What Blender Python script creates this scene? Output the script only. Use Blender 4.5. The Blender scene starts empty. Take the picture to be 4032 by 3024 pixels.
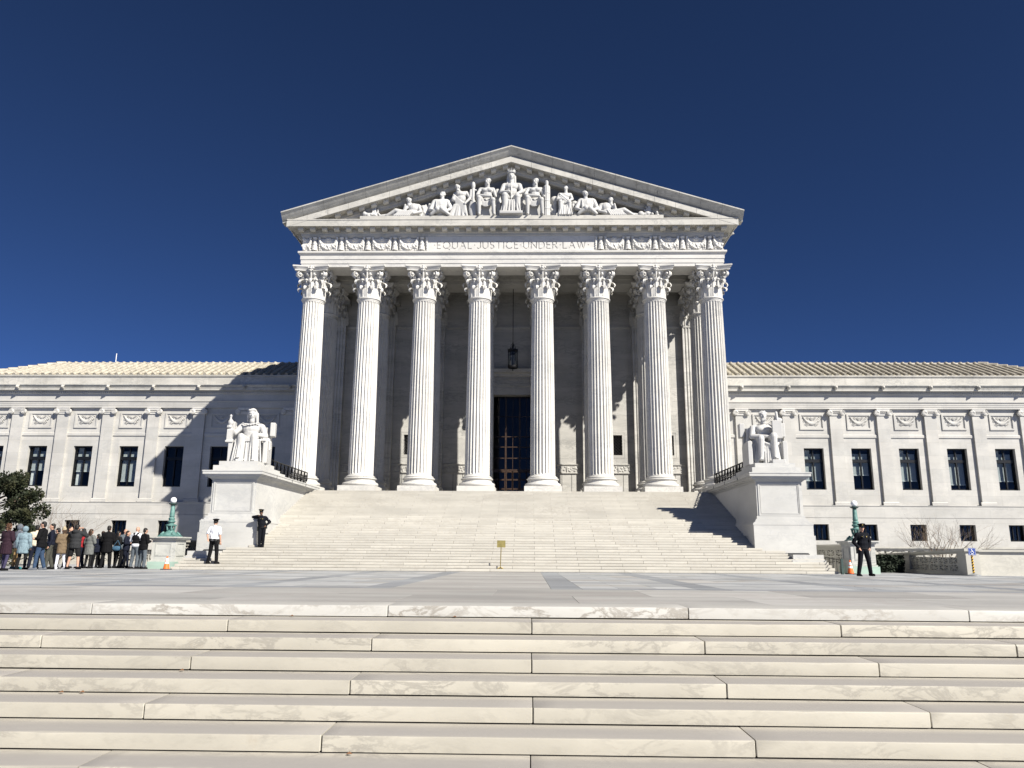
import bpy, math, random
import numpy as np
from math import sin, cos, pi, radians, sqrt, atan2
from mathutils import Vector, Matrix, Euler
random.seed(7)
SC = bpy.context.scene
COL = SC.collection

# ------------------------------------------------------------------ camera
CAMP = Vector((1.18, -10.342, 0.692))
PIT, ROL, YAW = radians(12.3), radians(0.372), radians(-1.42)
fw = Vector((sin(YAW)*cos(PIT), cos(YAW)*cos(PIT), sin(PIT)))
rt = Vector((cos(YAW), -sin(YAW), 0))
up = rt.cross(fw)
r2 = rt*cos(ROL) + up*sin(ROL)
u2 = up*cos(ROL) - rt*sin(ROL)
cd = bpy.data.cameras.new('camera')
cam = bpy.data.objects.new('camera', cd)
COL.objects.link(cam)
cam.matrix_world = Matrix(((r2.x, u2.x, -fw.x, CAMP.x), (r2.y, u2.y, -fw.y, CAMP.y), (r2.z, u2.z, -fw.z, CAMP.z), (0, 0, 0, 1)))
cd.sensor_width = 36
cd.lens = 36*3028/4032
cd.clip_end = 3000
SC.camera = cam

# ------------------------------------------------------------------ sky and sun
TO_SUN = Vector((1.0, -.955, 1.096)).normalized()
SUN_EL = math.asin(TO_SUN.z)
SUN_ROT = atan2(TO_SUN.x, TO_SUN.y)
W = bpy.data.worlds.new('World')
SC.world = W
W.use_nodes = True
wn = W.node_tree.nodes
wn.clear()
sky = wn.new('ShaderNodeTexSky')
sky.sky_type = 'NISHITA'
sky.sun_disc = False
sky.sun_elevation = SUN_EL
sky.sun_rotation = SUN_ROT
sky.altitude = 3000
sky.air_density = 0.2
sky.dust_density = 0.3
sky.ozone_density = 10.0
bg = wn.new('ShaderNodeBackground')
bg.inputs['Strength'].default_value = 0.105
wo = wn.new('ShaderNodeOutputWorld')
W.node_tree.links.new(sky.outputs[0], bg.inputs[0])
W.node_tree.links.new(bg.outputs[0], wo.inputs[0])
sd = bpy.data.lights.new('sun', 'SUN')
sd.energy = 5.0
sd.angle = radians(0.53)
sd.color = (1.0, 0.95, 0.86)
so = bpy.data.objects.new('sun', sd)
COL.objects.link(so)
so.rotation_euler = TO_SUN.to_track_quat('Z', 'Y').to_euler()
so.location = (40, -40, 60)
SC.view_settings.view_transform = 'Standard'
SC.view_settings.look = 'None'
SC.view_settings.gamma = 1
SC.view_settings.exposure = 0.84
SC.view_settings.use_curve_mapping = False

# ------------------------------------------------------------------ materials
class NT:
    def __init__(s, name):
        s.m = bpy.data.materials.new(name)
        s.m.use_nodes = True
        s.t = s.m.node_tree
        s.p = s.t.nodes['Principled BSDF']
    def n(s, typ, **kw):
        o = s.t.nodes.new('ShaderNode'+typ)
        for k, v in kw.items():
            if k in o.inputs: o.inputs[k].default_value = v
            else: setattr(o, k, v)
        return o
    def l(s, a, b): s.t.links.new(a, b)
    def math(s, op, a, b=None):
        o = s.n('Math', operation=op)
        for i, v in enumerate((a, b)):
            if v is None: continue
            if hasattr(v, 'links'): s.l(v, o.inputs[i])
            else: o.inputs[i].default_value = v
        return o.outputs[0]
    def mix(s, fac, a, b, mode='MIX'):
        o = s.n('MixRGB', blend_type=mode)
        for i, v in enumerate((fac, a, b)):
            if hasattr(v, 'links'): s.l(v, o.inputs[i])
            else: o.inputs[i].default_value = v if i == 0 else (*v, 1)
        return o.outputs[0]
    def ramp(s, v, a, b):
        o = s.n('MapRange', interpolation_type='SMOOTHSTEP')
        s.l(v, o.inputs[0])
        o.inputs[1].default_value = a; o.inputs[2].default_value = b
        return o.outputs[0]
    def coords(s, scale=(1, 1, 1), rnd=True, local=False):
        if local:
            v = s.n('TexCoord').outputs['Object']
        else:
            v = s.n('NewGeometry').outputs['Position']
        if rnd:
            oi = s.n('ObjectInfo')
            ad = s.n('VectorMath', operation='ADD')
            cx = s.n('CombineXYZ')
            m = s.math('MULTIPLY', oi.outputs['Random'], 61.7)
            for i in range(3): s.l(m, cx.inputs[i])
            s.l(v, ad.inputs[0]); s.l(cx.outputs[0], ad.inputs[1])
            v = ad.outputs[0]
        mp = s.n('Mapping')
        mp.inputs['Scale'].default_value = scale
        s.l(v, mp.inputs[0])
        return mp.outputs[0]
    def noise(s, v, scale, detail=4, rough=.55, dist=0.0):
        o = s.n('TexNoise', Scale=scale, Detail=detail, Roughness=rough, Distortion=dist)
        s.l(v, o.inputs['Vector'])
        return o.outputs[0]

def marble(name, col, vein, tone=.10, vamt=.5, sc=(.7, .7, 1.3), rough=.55, bump=.15, rnd=True, blocks=None, stain=None, streak=0.0, tread=None, spread=.12, island=False, wear_bounce=None):
    t = NT(name)
    v = t.coords(sc, rnd)
    n1 = t.noise(v, .8, 5)
    c = t.mix(t.ramp(n1, .3, .7), tuple(x*(1-tone) for x in col), tuple(min(1, x*(1+tone*.5)) for x in col))
    if rnd:
        rd_ = t.n('ObjectInfo').outputs['Random']
        if island: rd_ = t.math('FRACT', t.math('ADD', rd_, t.n('NewGeometry').outputs['Random Per Island']))
        k = t.math('ADD', t.math('MULTIPLY', rd_, spread), 1.0-spread*.66)
        cc = t.n('CombineXYZ')
        for i in range(3): t.l(k, cc.inputs[i])
        c = t.mix(1.0, c, cc.outputs[0], 'MULTIPLY')
    n2 = t.noise(v, 2.1, 8, .66, .55)
    a = t.math('ABSOLUTE', t.math('SUBTRACT', n2, .5))
    ve = t.math('SUBTRACT', 1.0, t.ramp(a, .0, .06))
    n3 = t.noise(v, .55, 3)
    ve = t.math('MULTIPLY', t.math('MULTIPLY', ve, t.ramp(n3, .40, .62)), vamt)
    c = t.mix(ve, c, vein)
    n8 = t.noise(v, 6.0, 5, .6)
    c = t.mix(t.math('MULTIPLY', t.ramp(n8, .5, .75), .35*vamt), c, vein)
    if stain:
        n4 = t.noise(t.coords((.9, .9, 2.2), rnd), 1.1, 6, .7, .6)
        c = t.mix(t.math('MULTIPLY', t.ramp(n4, .62, .78), stain[1]), c, stain[0])
    if streak:
        n5 = t.noise(t.coords((2.2, 2.2, .12), False), 1.6, 4, .6)
        c = t.mix(t.math('MULTIPLY', t.ramp(n5, .5, .8), streak), c, (.20, .19, .17))
    n6 = t.noise(v, 38, 3)
    if tread:
        sn = t.n('SeparateXYZ'); t.l(t.n('NewGeometry').outputs['True Normal'], sn.inputs[0])
        n7 = t.noise(t.coords((.25, 2.5, 1), rnd), 2.2, 5, .6)
        k = t.math('MULTIPLY', t.ramp(sn.outputs[2], .85, .97), t.math('ADD', t.math('MULTIPLY', n7, .5), .65))
        if wear_bounce:
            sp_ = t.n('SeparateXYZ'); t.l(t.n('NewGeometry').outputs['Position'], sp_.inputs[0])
            fr_ = t.math('FRACT', t.math('ADD', t.math('DIVIDE', sp_.outputs[1], wear_bounce), 40.0))
            k = t.math('MULTIPLY', k, t.math('SUBTRACT', 1.0, t.math('MULTIPLY', t.ramp(fr_, .60, 1.0), .7)))  # back of tread lighter: less worn, plus bounce off the riser painted in
        c = t.mix(k, c, tread)
    if blocks:
        g = t.n('NewGeometry').outputs['Position']
        sp = t.n('SeparateXYZ'); t.l(g, sp.inputs[0])
        cx = t.n('CombineXYZ')
        t.l(t.math('ADD', sp.outputs[0], t.math('MULTIPLY', sp.outputs[1], 1.0)), cx.inputs[0])
        t.l(sp.outputs[2], cx.inputs[1])
        br = t.n('TexBrick', Scale=1.0)
        br.inputs['Mortar Size'].default_value = .006
        br.inputs['Brick Width'].default_value = blocks[0]
        br.inputs['Row Height'].default_value = blocks[1]
        br.inputs['Color1'].default_value = (.86, .86, .85, 1)
        br.inputs['Color2'].default_value = (1, .985, .96, 1)
        br.inputs['Mortar'].default_value = (.62, .61, .59, 1)
        br.inputs['Mortar Smooth'].default_value = .3
        t.l(cx.outputs[0], br.inputs['Vector'])
        c = t.mix(.8, c, br.outputs[0], 'MULTIPLY')
    t.l(c, t.p.inputs['Base Color'])
    t.p.inputs['Roughness'].default_value = rough
    t.p.inputs['Specular IOR Level'].default_value = .3
    if bump:
        b = t.n('Bump', Strength=bump, Distance=.01)
        t.l(n6, b.inputs['Height'])
        t.l(b.outputs[0], t.p.inputs['Normal'])
    return t.m

def plain(name, col, rough=.6, metal=0.0, var=.15, sc=6.0, spec=.4, bump=0.0, alt=None, altr=(.45, .65)):
    t = NT(name)
    v = t.coords((1, 1, 1), True)
    n1 = t.noise(v, sc, 4)
    if alt: c = t.mix(t.ramp(n1, *altr), col, alt)
    else: c = t.mix(t.ramp(n1, .3, .7), tuple(x*(1-var) for x in col), tuple(min(1, x*(1+var)) for x in col))
    t.l(c, t.p.inputs['Base Color'])
    t.p.inputs['Roughness'].default_value = rough
    t.p.inputs['Metallic'].default_value = metal
    t.p.inputs['Specular IOR Level'].default_value = spec
    if bump:
        b = t.n('Bump', Strength=bump, Distance=.02)
        t.l(t.noise(v, sc*5, 3), b.inputs['Height'])
        t.l(b.outputs[0], t.p.inputs['Normal'])
    return t.m

def glass_mat(name, tint, gl=.9):
    t = NT(name)
    tr = t.n('BsdfTransparent'); tr.inputs[0].default_value = (*tint, 1)
    gs = t.n('BsdfGlossy'); gs.inputs['Roughness'].default_value = .02; gs.inputs[0].default_value = (gl, gl, gl, 1)
    g_ = t.n('NewGeometry')
    dt = t.n('VectorMath', operation='DOT_PRODUCT')
    t.l(g_.outputs['Incoming'], dt.inputs[0]); t.l(g_.outputs['Normal'], dt.inputs[1])
    c5 = t.math('POWER', t.math('SUBTRACT', 1.0, t.math('ABSOLUTE', dt.outputs['Value'])), 5.0)
    fr = t.math('ADD', .04, t.math('MULTIPLY', c5, .96))
    mx = t.n('MixShader')
    t.l(fr, mx.inputs[0]); t.l(tr.outputs[0], mx.inputs[1]); t.l(gs.outputs[0], mx.inputs[2])
    t.l(mx.outputs[0], t.t.nodes['Material Output'].inputs[0])
    return t.m

WH = (.575, .56, .525)
M = dict(
    white=marble('white_marble', WH, (0.32, 0.32, 0.32), tone=.08, vamt=.45),
    wall=marble('wall_marble', (0.49, 0.48, 0.455), (0.32, 0.32, 0.328), tone=.11, vamt=.25, streak=.12, rnd=False, blocks=(2.4, .93)),
    inner=marble('portico_wall_marble', (0.50, 0.49, 0.465), (0.264, 0.264, 0.256), tone=.14, vamt=.6, rnd=False, blocks=(1.9, .95), sc=(.5, .5, 1.6)),
    statue=marble('statue_marble', (0.47, 0.465, 0.45), (0.33, 0.33, 0.33), tone=.05, vamt=.2),
    pier=marble('pier_marble', (0.48, 0.476, 0.456), (0.288, 0.296, 0.312), tone=.12, vamt=.35, rnd=False, sc=(.6, .6, 1.0)),
    cornice=marble('weathered_marble', (0.464, 0.448, 0.408), (0.24, 0.24, 0.232), tone=.16, vamt=.5, stain=((0.16, 0.16, 0.144), .55), streak=.35, rnd=False),
    rake=marble('weathered_gutter_marble', (0.424, 0.416, 0.384), (0.2, 0.2, 0.192), tone=.2, vamt=.5, stain=((0.112, 0.112, 0.104), .75), streak=.55, rnd=False),
    step=marble('step_marble', (0.43, 0.405, 0.345), (0.264, 0.248, 0.216), tone=.10, vamt=.75, stain=((0.288, 0.224, 0.152), .30), sc=(.9, 1.2, 2.2), bump=.10, tread=(0.275, 0.260, 0.247), wear_bounce=.515),
    curb=marble('edge_marble', (0.47, 0.46, 0.43), (0.20, 0.175, 0.145), tone=.08, vamt=.7, stain=((0.17, 0.12, 0.08), .85), sc=(.9, 1.2, 2.0), bump=.10, tread=(0.34, 0.333, 0.32)),
    stair=marble('stair_marble', (0.445, 0.425, 0.378), (0.336, 0.312, 0.272), tone=.09, vamt=.5, stain=((0.336, 0.288, 0.216), .3), tread=(0.32, 0.304, 0.272), island=True),
    pave=marble('light_paving_marble', (0.385, 0.392, 0.40), (0.27, 0.282, 0.298), tone=.2, spread=.30, vamt=.6, sc=(.35, 1.3, 1), island=True),
    pave2=marble('dark_paving_marble', (0.265, 0.28, 0.30), (0.185, 0.184, 0.208), tone=.2, spread=.30, vamt=.5, sc=(.35, 1.3, 1), island=True),
    pave3=marble('warm_paving_marble', (0.365, 0.36, 0.35), (0.27, 0.232, 0.224), tone=.2, spread=.30, vamt=.5, sc=(.35, 1.3, 1), stain=((0.224, 0.184, 0.144), .4), island=True),
    walk=plain('sidewalk_concrete', (0.288, 0.276, 0.256), .8, sc=2.5, bump=.2),
    tile=plain('roof_tile_clay', (0.375, 0.345, 0.285), .7, var=.22, sc=3.0),
    tileb=plain('roof_bed', (0.336, 0.304, 0.232), .8),
    bronze=plain('dark_bronze', (.007, .008, .010), .45, metal=.3),
    iron=plain('black_iron', (.012, .012, .014), .5, metal=.3),
    wood=plain('door_bronze_wood', (.042, .024, .015), .45, var=.3),
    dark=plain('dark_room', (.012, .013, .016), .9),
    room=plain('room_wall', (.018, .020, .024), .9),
    blind=plain('window_blind', (.62, .66, .64), .7, var=.05),
    curtain=plain('window_curtain', (.66, .68, .66), .8, var=.1),
    glass=glass_mat('window_glass', (.74, .77, .78), .55),
    dglass=glass_mat('door_glass', (.25, .27, .30), .55),
    verd=plain('verdigris', (.075, .17, .155), .6, var=.25, sc=7, alt=(.14, .26, .235), altr=(.4, .7)),
    verdd=plain('dark_verdigris', (.035, .06, .055), .55),
    globe=plain('lamp_globe', (.85, .85, .84), .3, var=.02, spec=.5),
    stainped=marble('stained_marble', (0.48, 0.48, 0.448), (0.24, 0.256, 0.24), tone=.12, vamt=.6, stain=((0.128, 0.144, 0.136), .85), rnd=True, streak=.2),
    greenm=marble('green_stained_marble', (0.336, 0.448, 0.384), (0.24, 0.336, 0.288), tone=.2, vamt=.4, stain=((0.496, 0.496, 0.456), .8)),
    balus=marble('balustrade_marble', (0.456, 0.44, 0.392), (0.28, 0.272, 0.248), tone=.1, vamt=.4, stain=((0.24, 0.216, 0.176), .4)),
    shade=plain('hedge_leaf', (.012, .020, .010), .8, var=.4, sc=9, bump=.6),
    orange=plain('cone_orange', (.85, .16, .03), .5, var=.06),
    reflect=plain('cone_band_white', (.8, .8, .8), .4, var=.04),
    rubber=plain('black_rubber', (.014, .014, .014), .7),
    brass=plain('aged_brass', (.34, .26, .09), .38, metal=.75, var=.2),
    brassp=plain('brass_plate', (.30, .25, .09), .5, metal=.35, var=.15),
    blue=plain('sign_blue', (.015, .055, .28), .45, var=.05),
    signw=plain('sign_white', (.8, .8, .8), .5, var=.02),
    yellow=plain('stripe_yellow', (.80, .45, .03), .5, var=.06),
    black=plain('stripe_black', (.016, .016, .016), .5, var=.06),
    grey=plain('grey_metal', (.33, .34, .35), .5, metal=.3),
    bark=plain('shrub_bark', (.16, .12, .09), .9, var=.3),
    leaf=plain('evergreen_leaf', (.016, .023, .009), .75, var=.5, sc=1.4, alt=(.034, .036, .013)),
    antw=plain('antenna_white', (.75, .75, .75), .5),
)
def cloth(name, col, rough=.85, var=.18):
    return plain(name, col, rough, var=var, sc=14, spec=.15, bump=.25)
SKIN = plain('skin', (.46, .27, .19), .55, var=.08)
SKIN2 = plain('dark_skin', (.13, .07, .045), .55, var=.08)
C = {k: cloth('cloth_'+k, v) for k, v in dict(
    navy=(.0045, .0055, .009), black=(.005, .005, .006), blacksoft=(.012, .012, .013), white=(.66, .67, .70), maroon=(.026, .013, .020),
    plum=(.045, .040, .080), paleblue=(.17, .235, .27), greyhood=(.12, .13, .15), cream=(.55, .49, .38), jeans=(.032, .055, .10),
    olive=(.055, .055, .045), tan=(.15, .11, .07), knit=(.36, .30, .20), whitepant=(.72, .74, .82), chargrey=(.028, .029, .031),
    greycoat=(.13, .135, .13), red=(.26, .02, .025), slate=(.085, .10, .115), teal=(.02, .16, .18), khaki=(.34, .22, .10), darknavy=(.008, .010, .020),
    bluebag=(.045, .10, .16), beige=(.40, .33, .24)).items()}
HAIR = {k: plain('hair_'+k, v, .6, var=.3, sc=30) for k, v in dict(black=(.010, .008, .007), brown=(.045, .025, .014), auburn=(.075, .036, .018), grey=(.16, .15, .14)).items()}

# ------------------------------------------------------------------ mesh builder
class MB:
    def __init__(s): s.v = []; s.f = []
    def add(s, vs, fs):
        n = len(s.v)
        s.v += [tuple(p) for p in vs]
        s.f += [tuple(i+n for i in f) for f in fs]
        return s
    def box(s, x0, x1, y0, y1, z0, z1):
        return s.add([(x0, y0, z0), (x1, y0, z0), (x1, y1, z0), (x0, y1, z0), (x0, y0, z1), (x1, y0, z1), (x1, y1, z1), (x0, y1, z1)],
                     [(0, 3, 2, 1), (4, 5, 6, 7), (0, 1, 5, 4), (1, 2, 6, 5), (2, 3, 7, 6), (3, 0, 4, 7)])
    def px(s, prof, x0, x1):           # closed (y,z) polygon along x
        n = len(prof)
        vs = [(x0, y, z) for y, z in prof]+[(x1, y, z) for y, z in prof]
        return s.add(vs, [(i, (i+1) % n, n+(i+1) % n, n+i) for i in range(n)]+[tuple(range(n))[::-1], tuple(range(n, 2*n))])
    def pz(s, prof, z0, z1):           # closed (x,y) polygon along z
        n = len(prof)
        vs = [(x, y, z0) for x, y in prof]+[(x, y, z1) for x, y in prof]
        return s.add(vs, [(i, (i+1) % n, n+(i+1) % n, n+i) for i in range(n)]+[tuple(range(n))[::-1], tuple(range(n, 2*n))])
    def py(s, prof, y0, y1):           # closed (x,z) polygon along y
        n = len(prof)
        vs = [(x, y0, z) for x, z in prof]+[(x, y1, z) for x, z in prof]
        return s.add(vs, [(i, (i+1) % n, n+(i+1) % n, n+i) for i in range(n)]+[tuple(range(n))[::-1], tuple(range(n, 2*n))])
    def ring(s, prof, xh, yf, yb):     # open (out, z) profile round front and both sides, mitred
        vs = []
        for o, z in prof: vs += [(-(xh+o), yb, z), (-(xh+o), yf-o, z), (xh+o, yf-o, z), (xh+o, yb, z)]
        fs = []
        for i in range(len(prof)-1):
            for j in range(3): fs.append((i*4+j, i*4+j+1, i*4+j+5, i*4+j+4))
        return s.add(vs, fs)
    def lathe(s, prof, n=24, c=(0, 0, 0), rf=None):
        vs, fs = [], []
        for r, z in prof:
            for k in range(n):
                a = 2*pi*k/n
                vs.append((c[0]+r*cos(a), c[1]+r*sin(a), c[2]+z))
        for i in range(len(prof)-1):
            for k in range(n):
                fs.append((i*n+k, i*n+(k+1) % n, (i+1)*n+(k+1) % n, (i+1)*n+k))
        fs += [tuple(range(n))[::-1], tuple((len(prof)-1)*n+k for k in range(n))]
        return s.add(vs, fs)
    def tube(s, pts, r, n=6):
        pts = [Vector(p) for p in pts]
        vs, fs = [], []
        m = len(pts)
        rr = r if isinstance(r, (list, tuple)) else [r]*m
        for i, p in enumerate(pts):
            d = (pts[min(i+1, m-1)]-pts[max(i-1, 0)])
            d = d.normalized() if d.length > 1e-9 else Vector((0, 0, 1))
            a = d.orthogonal() if abs(d.z) > .95 else d.cross(Vector((0, 0, 1)))
            a.normalize(); b = d.cross(a)
            for k in range(n):
                t = 2*pi*k/n
                vs.append(p+a*(rr[i]*cos(t))+b*(rr[i]*sin(t)))
        for i in range(m-1):
            for k in range(n): fs.append((i*n+k, i*n+(k+1) % n, (i+1)*n+(k+1) % n, (i+1)*n+k))
        fs += [tuple(range(n))[::-1], tuple((m-1)*n+k for k in range(n))]
        return s.add(vs, fs)
    def capsule(s, p0, p1, r0, r1, n=10):
        p0, p1 = Vector(p0), Vector(p1)
        d = p1-p0
        L = d.length
        d = d/L if L > 1e-6 else Vector((0, 0, 1))
        pts, rr = [], []
        for k in range(4):
            a = -pi/2+pi/2*k/3
            pts.append(p0+d*(r0*sin(a))); rr.append(max(r0*cos(a), r0*.06))
        for k in range(4):
            a = pi/2*k/3
            pts.append(p1+d*(r1*sin(a))); rr.append(max(r1*cos(a), r1*.06))
        a = d.orthogonal().normalized(); b = d.cross(a)
        vs, fs = [], []
        for p, r in zip(pts, rr):
            for k in range(n):
                t = 2*pi*k/n
                vs.append(p+a*(r*cos(t))+b*(r*sin(t)))
        for i in range(len(pts)-1):
            for k in range(n): fs.append((i*n+k, i*n+(k+1) % n, (i+1)*n+(k+1) % n, (i+1)*n+k))
        fs += [tuple(range(n))[::-1], tuple((len(pts)-1)*n+k for k in range(n))]
        return s.add(vs, fs)
    def ell(s, c, r, rot=None, n=12, m=8):
        R = Euler(rot).to_matrix() if rot else None
        vs, fs = [], []
        c = Vector(c)
        for i in range(m+1):
            a = -pi/2+pi*i/m
            q = max(cos(a), .04)
            for k in range(n):
                t = 2*pi*k/n
                p = Vector((r[0]*q*cos(t), r[1]*q*sin(t), r[2]*sin(a)))
                if R: p = R @ p
                vs.append(c+p)
        for i in range(m):
            for k in range(n): fs.append((i*n+k, i*n+(k+1) % n, (i+1)*n+(k+1) % n, (i+1)*n+k))
        fs += [tuple(range(n))[::-1], tuple(m*n+k for k in range(n))]
        return s.add(vs, fs)
    def xf(s, mat):
        s.v = [tuple(mat @ Vector(p)) for p in s.v]
        return s
    def mesh(s, name, mat, smooth=None):
        me = bpy.data.meshes.new(name)
        me.from_pydata(s.v, [], s.f)
        me.materials.append(mat)
        if smooth:
            me.shade_smooth()
            me.set_sharp_from_angle(angle=radians(smooth))
        return me
    def build(s, name, mat, parent=None, smooth=None, at=(0, 0, 0), local=False):
        return inst(s.mesh(name, mat, smooth), name, parent, at, local=local)

def wloc(o):
    v = Vector((0, 0, 0))
    while o is not None:
        v += o.location
        o = o.parent
    return v
def inst(me, name, parent=None, at=(0, 0, 0), rot=None, local=False, scale=None):
    o = bpy.data.objects.new(name, me)
    COL.objects.link(o)
    if parent is not None:
        o.parent = parent
        o.location = Vector(at) if local else Vector(at)-wloc(parent)
    else:
        o.location = at
    if rot: o.rotation_euler = rot
    if scale: o.scale = scale
    return o
def tag(o, label, cat, group=None):
    o['label'] = label; o['category'] = cat
    if group: o['group'] = group
    return o
def thing(name, label, cat, loc=(0, 0, 0), rotz=0, group=None):
    o = bpy.data.objects.new(name, None)
    o.empty_display_size = .3
    COL.objects.link(o)
    o.location = loc; o.rotation_euler = (0, 0, rotz)
    return tag(o, label, cat, group)
def struct(o): o['kind'] = 'structure'; return o
def stuff(o): o['kind'] = 'stuff'; return o

# sculpted solids: primitives fused by a voxel remesh in a scratch scene
TMP = bpy.data.scenes.new('scratch')
def fuse(mb, voxel, name, mat, it=4):
    me = mb.mesh('raw', mat)
    o = bpy.data.objects.new('raw', me)
    TMP.collection.objects.link(o)
    md = o.modifiers.new('r', 'REMESH'); md.mode = 'VOXEL'; md.voxel_size = voxel; md.use_smooth_shade = True
    if it:
        sm = o.modifiers.new('s', 'SMOOTH'); sm.factor = .5; sm.iterations = it
    vl = TMP.view_layers[0]
    vl.update()
    ev = o.evaluated_get(vl.depsgraph)
    out = bpy.data.meshes.new_from_object(ev)
    out.name = name
    bpy.data.objects.remove(o); bpy.data.meshes.remove(me)
    out.materials.clear(); out.materials.append(mat)
    out.shade_smooth()
    return out

PZ = lambda y: -.005*y          # plaza level

# ================================================================== GROUND, LOWER STEPS, PLAZA
MB().box(-400, 400, -60, 300, -2.2, -1.62).build('ground', M['walk']); struct(bpy.data.objects['ground'])
R1, T1 = .15, .515
walk = thing('sidewalk', 'x', 'x', (0, -7, -1.2))
for k in ('label', 'category'): del walk[k]
struct(walk)
for i in range(-10, 11):
    for j in range(0, 5):
        MB().box(i*1.6-.795, i*1.6+.795, -8*T1+.02-(j+1)*1.6+.01, -8*T1+.02-j*1.6, -1.45, -1.2).build('paving_slab', M['walk'], walk)

def worn_slab(x0, x1, y0, y1, z0, z1, ch, r):
    m = MB(); vs = []; n = 6
    xs = [x0, x0+ch*.45]
    while xs[-1] < x1-.35: xs.append(xs[-1]+r.uniform(.10, .30))
    xs = xs[:-1]+[x1-ch*.45, x1] if len(xs) > 3 else [x0, x0+ch*.45, x1-ch*.45, x1]
    for i, x in enumerate(xs):
        e = ch*.45 if i in (0, len(xs)-1) else 0
        c = ch*(.75+.5*r.random())
        if r.random() < .07: c *= r.uniform(1.6, 3.0)
        w = r.uniform(-.0012, .0012)
        vs += [(x, y1, z0+e), (x, y0+w+e, z0+e), (x, y0+w+e, z1-c), (x, y0+w+c*.3+e, z1-c*.3-e*.3), (x, y0+w+c+e, z1-e*.3), (x, y1, z1-e*.3)]
    fs = []
    for a in range(len(xs)-1): fs += [(a*n+i, a*n+(i+1) % n, (a+1)*n+(i+1) % n, (a+1)*n+i) for i in range(n)]
    L = len(xs)-1
    fs += [tuple(range(n))[::-1], tuple(range(L*n, L*n+n))]
    return m.add(vs, fs)
def slab(x0, x1, y0, y1, z0, z1, ch=.012):
    """stone with softened top front edge and chamfered ends"""
    m = MB()
    pr = [(y1, z0), (y0, z0), (y0, z1-ch), (y0+ch*.35, z1-ch*.35), (y0+ch, z1), (y1, z1)]
    n = len(pr); e = ch*.45
    cy = (y0+y1)/2; cz = (z0+z1)/2
    def sec(x, k):
        return [(x, cy+(y-cy)*(1-k/(abs(y1-y0)/2)), cz+(z-cz)*(1-k/(abs(z1-z0)/2))) for y, z in pr]
    vs = sec(x0, e)+sec(x0+e, 0)+sec(x1-e, 0)+sec(x1, e)
    fs = []
    for a in range(3):
        fs += [(a*n+i, a*n+(i+1) % n, (a+1)*n+(i+1) % n, (a+1)*n+i) for i in range(n)]
    fs += [tuple(range(n))[::-1], tuple(range(3*n, 4*n))]
    return m.add(vs, fs)

lower = thing('lower_steps', 'x', 'x', (0, 0, -1.2))
for k in ('label', 'category'): del lower[k]
struct(lower)
MB().px([(-8*T1+.3, -1.6), (-8*T1+.3, -1.25), (0.3, -.2), (.5, -.2), (.5, -1.6)], -40, 40).build('step_bed', M['dark'], lower)
def jx(px, k):                     # joint position of riser k from where it falls across the photo's riser line
    y = -k*T1
    z = -k*R1-.08
    d = y-CAMP.y
    # angle solution by bisection on x
    lo, hi = -30, 30
    for _ in range(40):
        x = (lo+hi)/2
        v = Vector((x, y, z))-CAMP
        if v.dot(r2)/v.dot(fw)*3028+2016 < px: lo = x
        else: hi = x
    return lo
JP = [[360, 1526.6, 2710.5, 3816], [895, 2093.5, 3312], [161, 1462, 2775, 4004], [749, 2093, 3462], [-10, 1377, 2862], [565, 2098, 3667], [-450, 1264, 2977], [300, 2089, 4000]]
rs = random.Random(3)
for k in range(8):
    js = sorted(jx(p, k) for p in JP[k])
    while js[0] > -26: js.insert(0, js[0]-rs.uniform(3.3, 4.2))
    while js[-1] < 26: js.append(js[-1]+rs.uniform(3.3, 4.2))
    for a, b in zip(js, js[1:]):
        dy = rs.uniform(-.004, .004)
        zt = -k*R1+rs.uniform(-.002, .002)
        y1 = .66 if k == 0 else -k*T1+T1+.05
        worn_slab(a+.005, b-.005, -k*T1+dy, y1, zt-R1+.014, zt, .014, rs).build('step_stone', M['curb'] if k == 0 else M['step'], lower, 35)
# leaves and grit caught in the joints
lf = MB()
for x, k in ((-1.9, 1), (-2.6, 4), (.2, 1), (-3.6, 5), (-3.4, 5), (-.4, 7)):
    y = -k*T1+T1-rs.uniform(.02, .1)
    lf.add([(x-.025, y, -k*R1+.012), (x+.01, y-.03, -k*R1+.02), (x+.035, y, -k*R1+.013), (x+.005, y+.02, -k*R1+.03)], [(0, 1, 2), (0, 2, 3)])
dl = lf.build('leaf_litter', plain('dry_leaf', (.16, .08, .04), .8)); stuff(dl)

plaza = MB().add([(-60, .6, PZ(.6)-.03), (60, .6, PZ(.6)-.03), (60, 60, PZ(60)-.03), (-60, 60, PZ(60)-.03)], [(0, 1, 2, 3)]).build('plaza', M['pave2'])
struct(plaza)
meshes = {}
far = {k: MB() for k in ('pave', 'pave2', 'pave3')}
def paver(x, y, w, d, mat, near=True, name='paving_stone'):
    key = (round(w, 3), round(d, 3), mat)
    if near:
        if key not in meshes:
            m = slab(-w/2+.003, w/2-.003, -d/2+.003, d/2-.003, -.035, 0, .003)
            meshes[key] = m.mesh(name, M[mat])
        inst(meshes[key], name, plaza, (x, y, PZ(y)), (-.005, 0, 0))
    else:
        far[mat].box(x-w/2+.003, x+w/2-.003, y-d/2+.003, y+d/2-.003, PZ(y)-.03, PZ(y))
# edge strip: two courses of long slabs
for r, (y0, y1, ln) in enumerate(((.665, 2.75, 2.62), (2.75, 5.30, 2.62))):
    for i in range(-12, 13):
        x = (i+.5*r)*ln+.55
        paver(x, (y0+y1)/2, ln, y1-y0, 'pave3', abs(x) < 13)
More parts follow.
